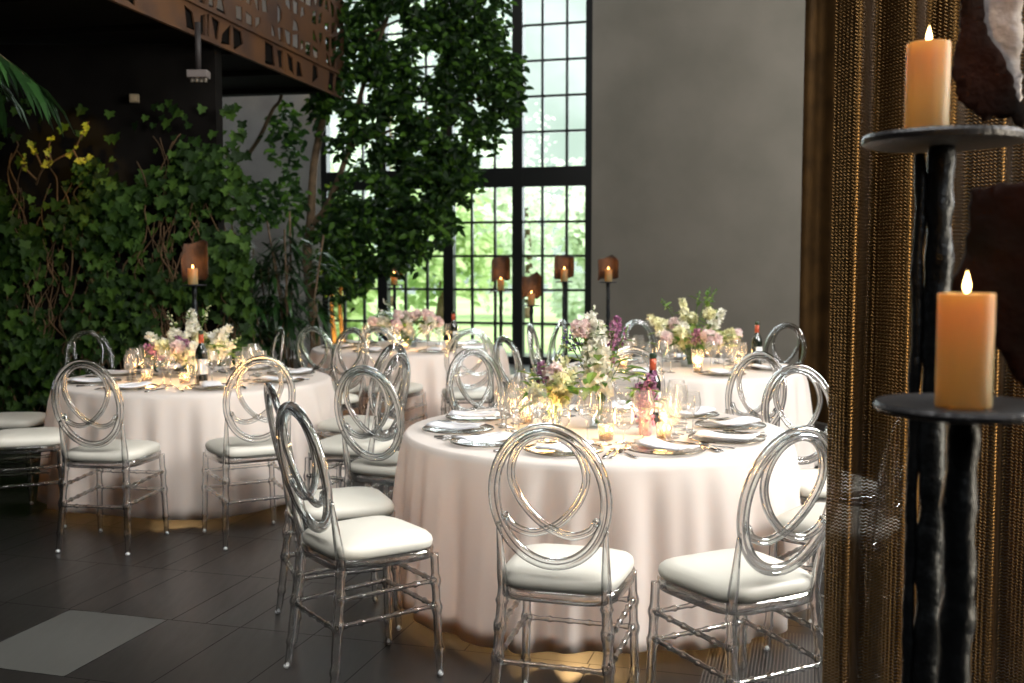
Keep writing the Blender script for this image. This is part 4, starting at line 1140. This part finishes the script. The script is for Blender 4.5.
for i, (x, y, h, w, m_, lb) in enumerate((
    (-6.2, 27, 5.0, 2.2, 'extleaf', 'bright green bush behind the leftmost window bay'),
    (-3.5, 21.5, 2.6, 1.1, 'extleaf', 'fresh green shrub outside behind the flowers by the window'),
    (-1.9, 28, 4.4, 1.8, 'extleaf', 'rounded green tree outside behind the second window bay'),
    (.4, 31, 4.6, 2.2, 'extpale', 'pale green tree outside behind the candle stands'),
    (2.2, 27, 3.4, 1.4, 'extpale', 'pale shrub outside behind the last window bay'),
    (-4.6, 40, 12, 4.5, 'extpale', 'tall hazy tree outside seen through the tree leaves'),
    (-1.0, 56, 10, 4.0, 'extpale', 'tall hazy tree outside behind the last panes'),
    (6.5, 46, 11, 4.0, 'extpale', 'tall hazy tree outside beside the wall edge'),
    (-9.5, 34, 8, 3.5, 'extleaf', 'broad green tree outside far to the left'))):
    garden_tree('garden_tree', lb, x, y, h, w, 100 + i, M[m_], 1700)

# ------------------------------------------------------------------ light
w = bpy.data.worlds.new('world'); scene.world = w; w.use_nodes = True; nt = w.node_tree; nt.nodes.clear()
wo = nt.nodes.new('ShaderNodeOutputWorld'); bg = nt.nodes.new('ShaderNodeBackground'); bg.inputs[0].default_value = (.90, .96, 1.0, 1); bg.inputs[1].default_value = 3.2
nt.links.new(bg.outputs[0], wo.inputs[0])
def area(name, loc, target, sx, sy, e, c):
    l = bpy.data.lights.new(name, 'AREA'); l.shape = 'RECTANGLE'; l.size = sx; l.size_y = sy; l.energy = e; l.color = c
    o = bpy.data.objects.new(name, l); col.objects.link(o); o.location = loc
    d = Vector(target) - Vector(loc); o.rotation_euler = d.to_track_quat('-Z', 'Y').to_euler(); return o
area('side_window_light', (4.6, 3.4, 3.3), (-.3, 5.0, .6), 2.6, 2.4, 520, (1.0, .97, .94))
area('wall_fill', (5.6, 9.0, 5.2), (.8, 13.5, 2.6), 2.5, 3.0, 260, (1.0, .97, .92))  # added lamp without a visible source, brightens the grey back wall
area('overhead_fill', (-.5, 1.5, 6.2), (-.5, 5.2, .4), 4.0, 1.6, 350, (1.0, .98, .95))  # added overhead fill lamp, lifts the tables and chair seats
area('rear_window_light', (1.8, -1.2, 3.4), (-.6, 5.0, .5), 1.6, 1.4, 45, (1.0, .98, .96))
area('window_daylight', tuple(WMx @ Vector((-1.9, .6, 4.6))), tuple(WMx @ Vector((-1.5, -8, .5))), 4.0, 6.0, 700, (.90, .97, 1.0))
area('curtain_side_light', (1.85, 1.45, 1.25), (1.12, 2.38, 1.05), .3, 1.4, 42, (1.0, .86, .66))
sun = bpy.data.lights.new('sun', 'SUN'); sun.energy = 6.8; sun.color = (1, .96, .86); sun.angle = .05
so = bpy.data.objects.new('sun', sun); col.objects.link(so); so.rotation_euler = Vector((-.75, .45, -1.0)).to_track_quat('-Z', 'Y').to_euler()
# warm lamps: under the tables, at the trunks, at the ivy twig
for T, e in ((T1, 26), (T2, 8), (T3, 60.0), (T4, 2)): point('under_table_glow', (T[0] - .1, T[1] - .1, .52), e, (1.0, .62, .26), .15)
def spot(name, loc, target, e, c, ang):
    l = bpy.data.lights.new(name, 'SPOT'); l.energy = e; l.color = c; l.spot_size = radians(ang); l.spot_blend = .5; l.shadow_soft_size = .03
    o = bpy.data.objects.new(name, l); col.objects.link(o); o.location = loc; o.rotation_euler = (Vector(target) - Vector(loc)).to_track_quat('-Z', 'Y').to_euler()
spot('trunk_uplight', (-1.98, 12.3, .06), (-2.1, 12.75, 1.2), 300, (1.0, .50, .08), 70)
spot('twig_light', (-3.3, 7.6, 2.95), (-3.48, 8.32, 2.32), 30, (1.0, .62, .10), 50)

scene.view_settings.view_transform = 'Standard'
scene.view_settings.look = 'None'
scene.view_settings.exposure = 0.0
scene.cycles.use_denoising = True
scene.cycles.max_bounces = 10; scene.cycles.transmission_bounces = 10; scene.cycles.transparent_max_bounces = 24
scene.cycles.diffuse_bounces = 3; scene.cycles.glossy_bounces = 4
scene.cycles.caustics_reflective = False; scene.cycles.caustics_refractive = True
scene.cycles.sample_clamp_indirect = 4.0
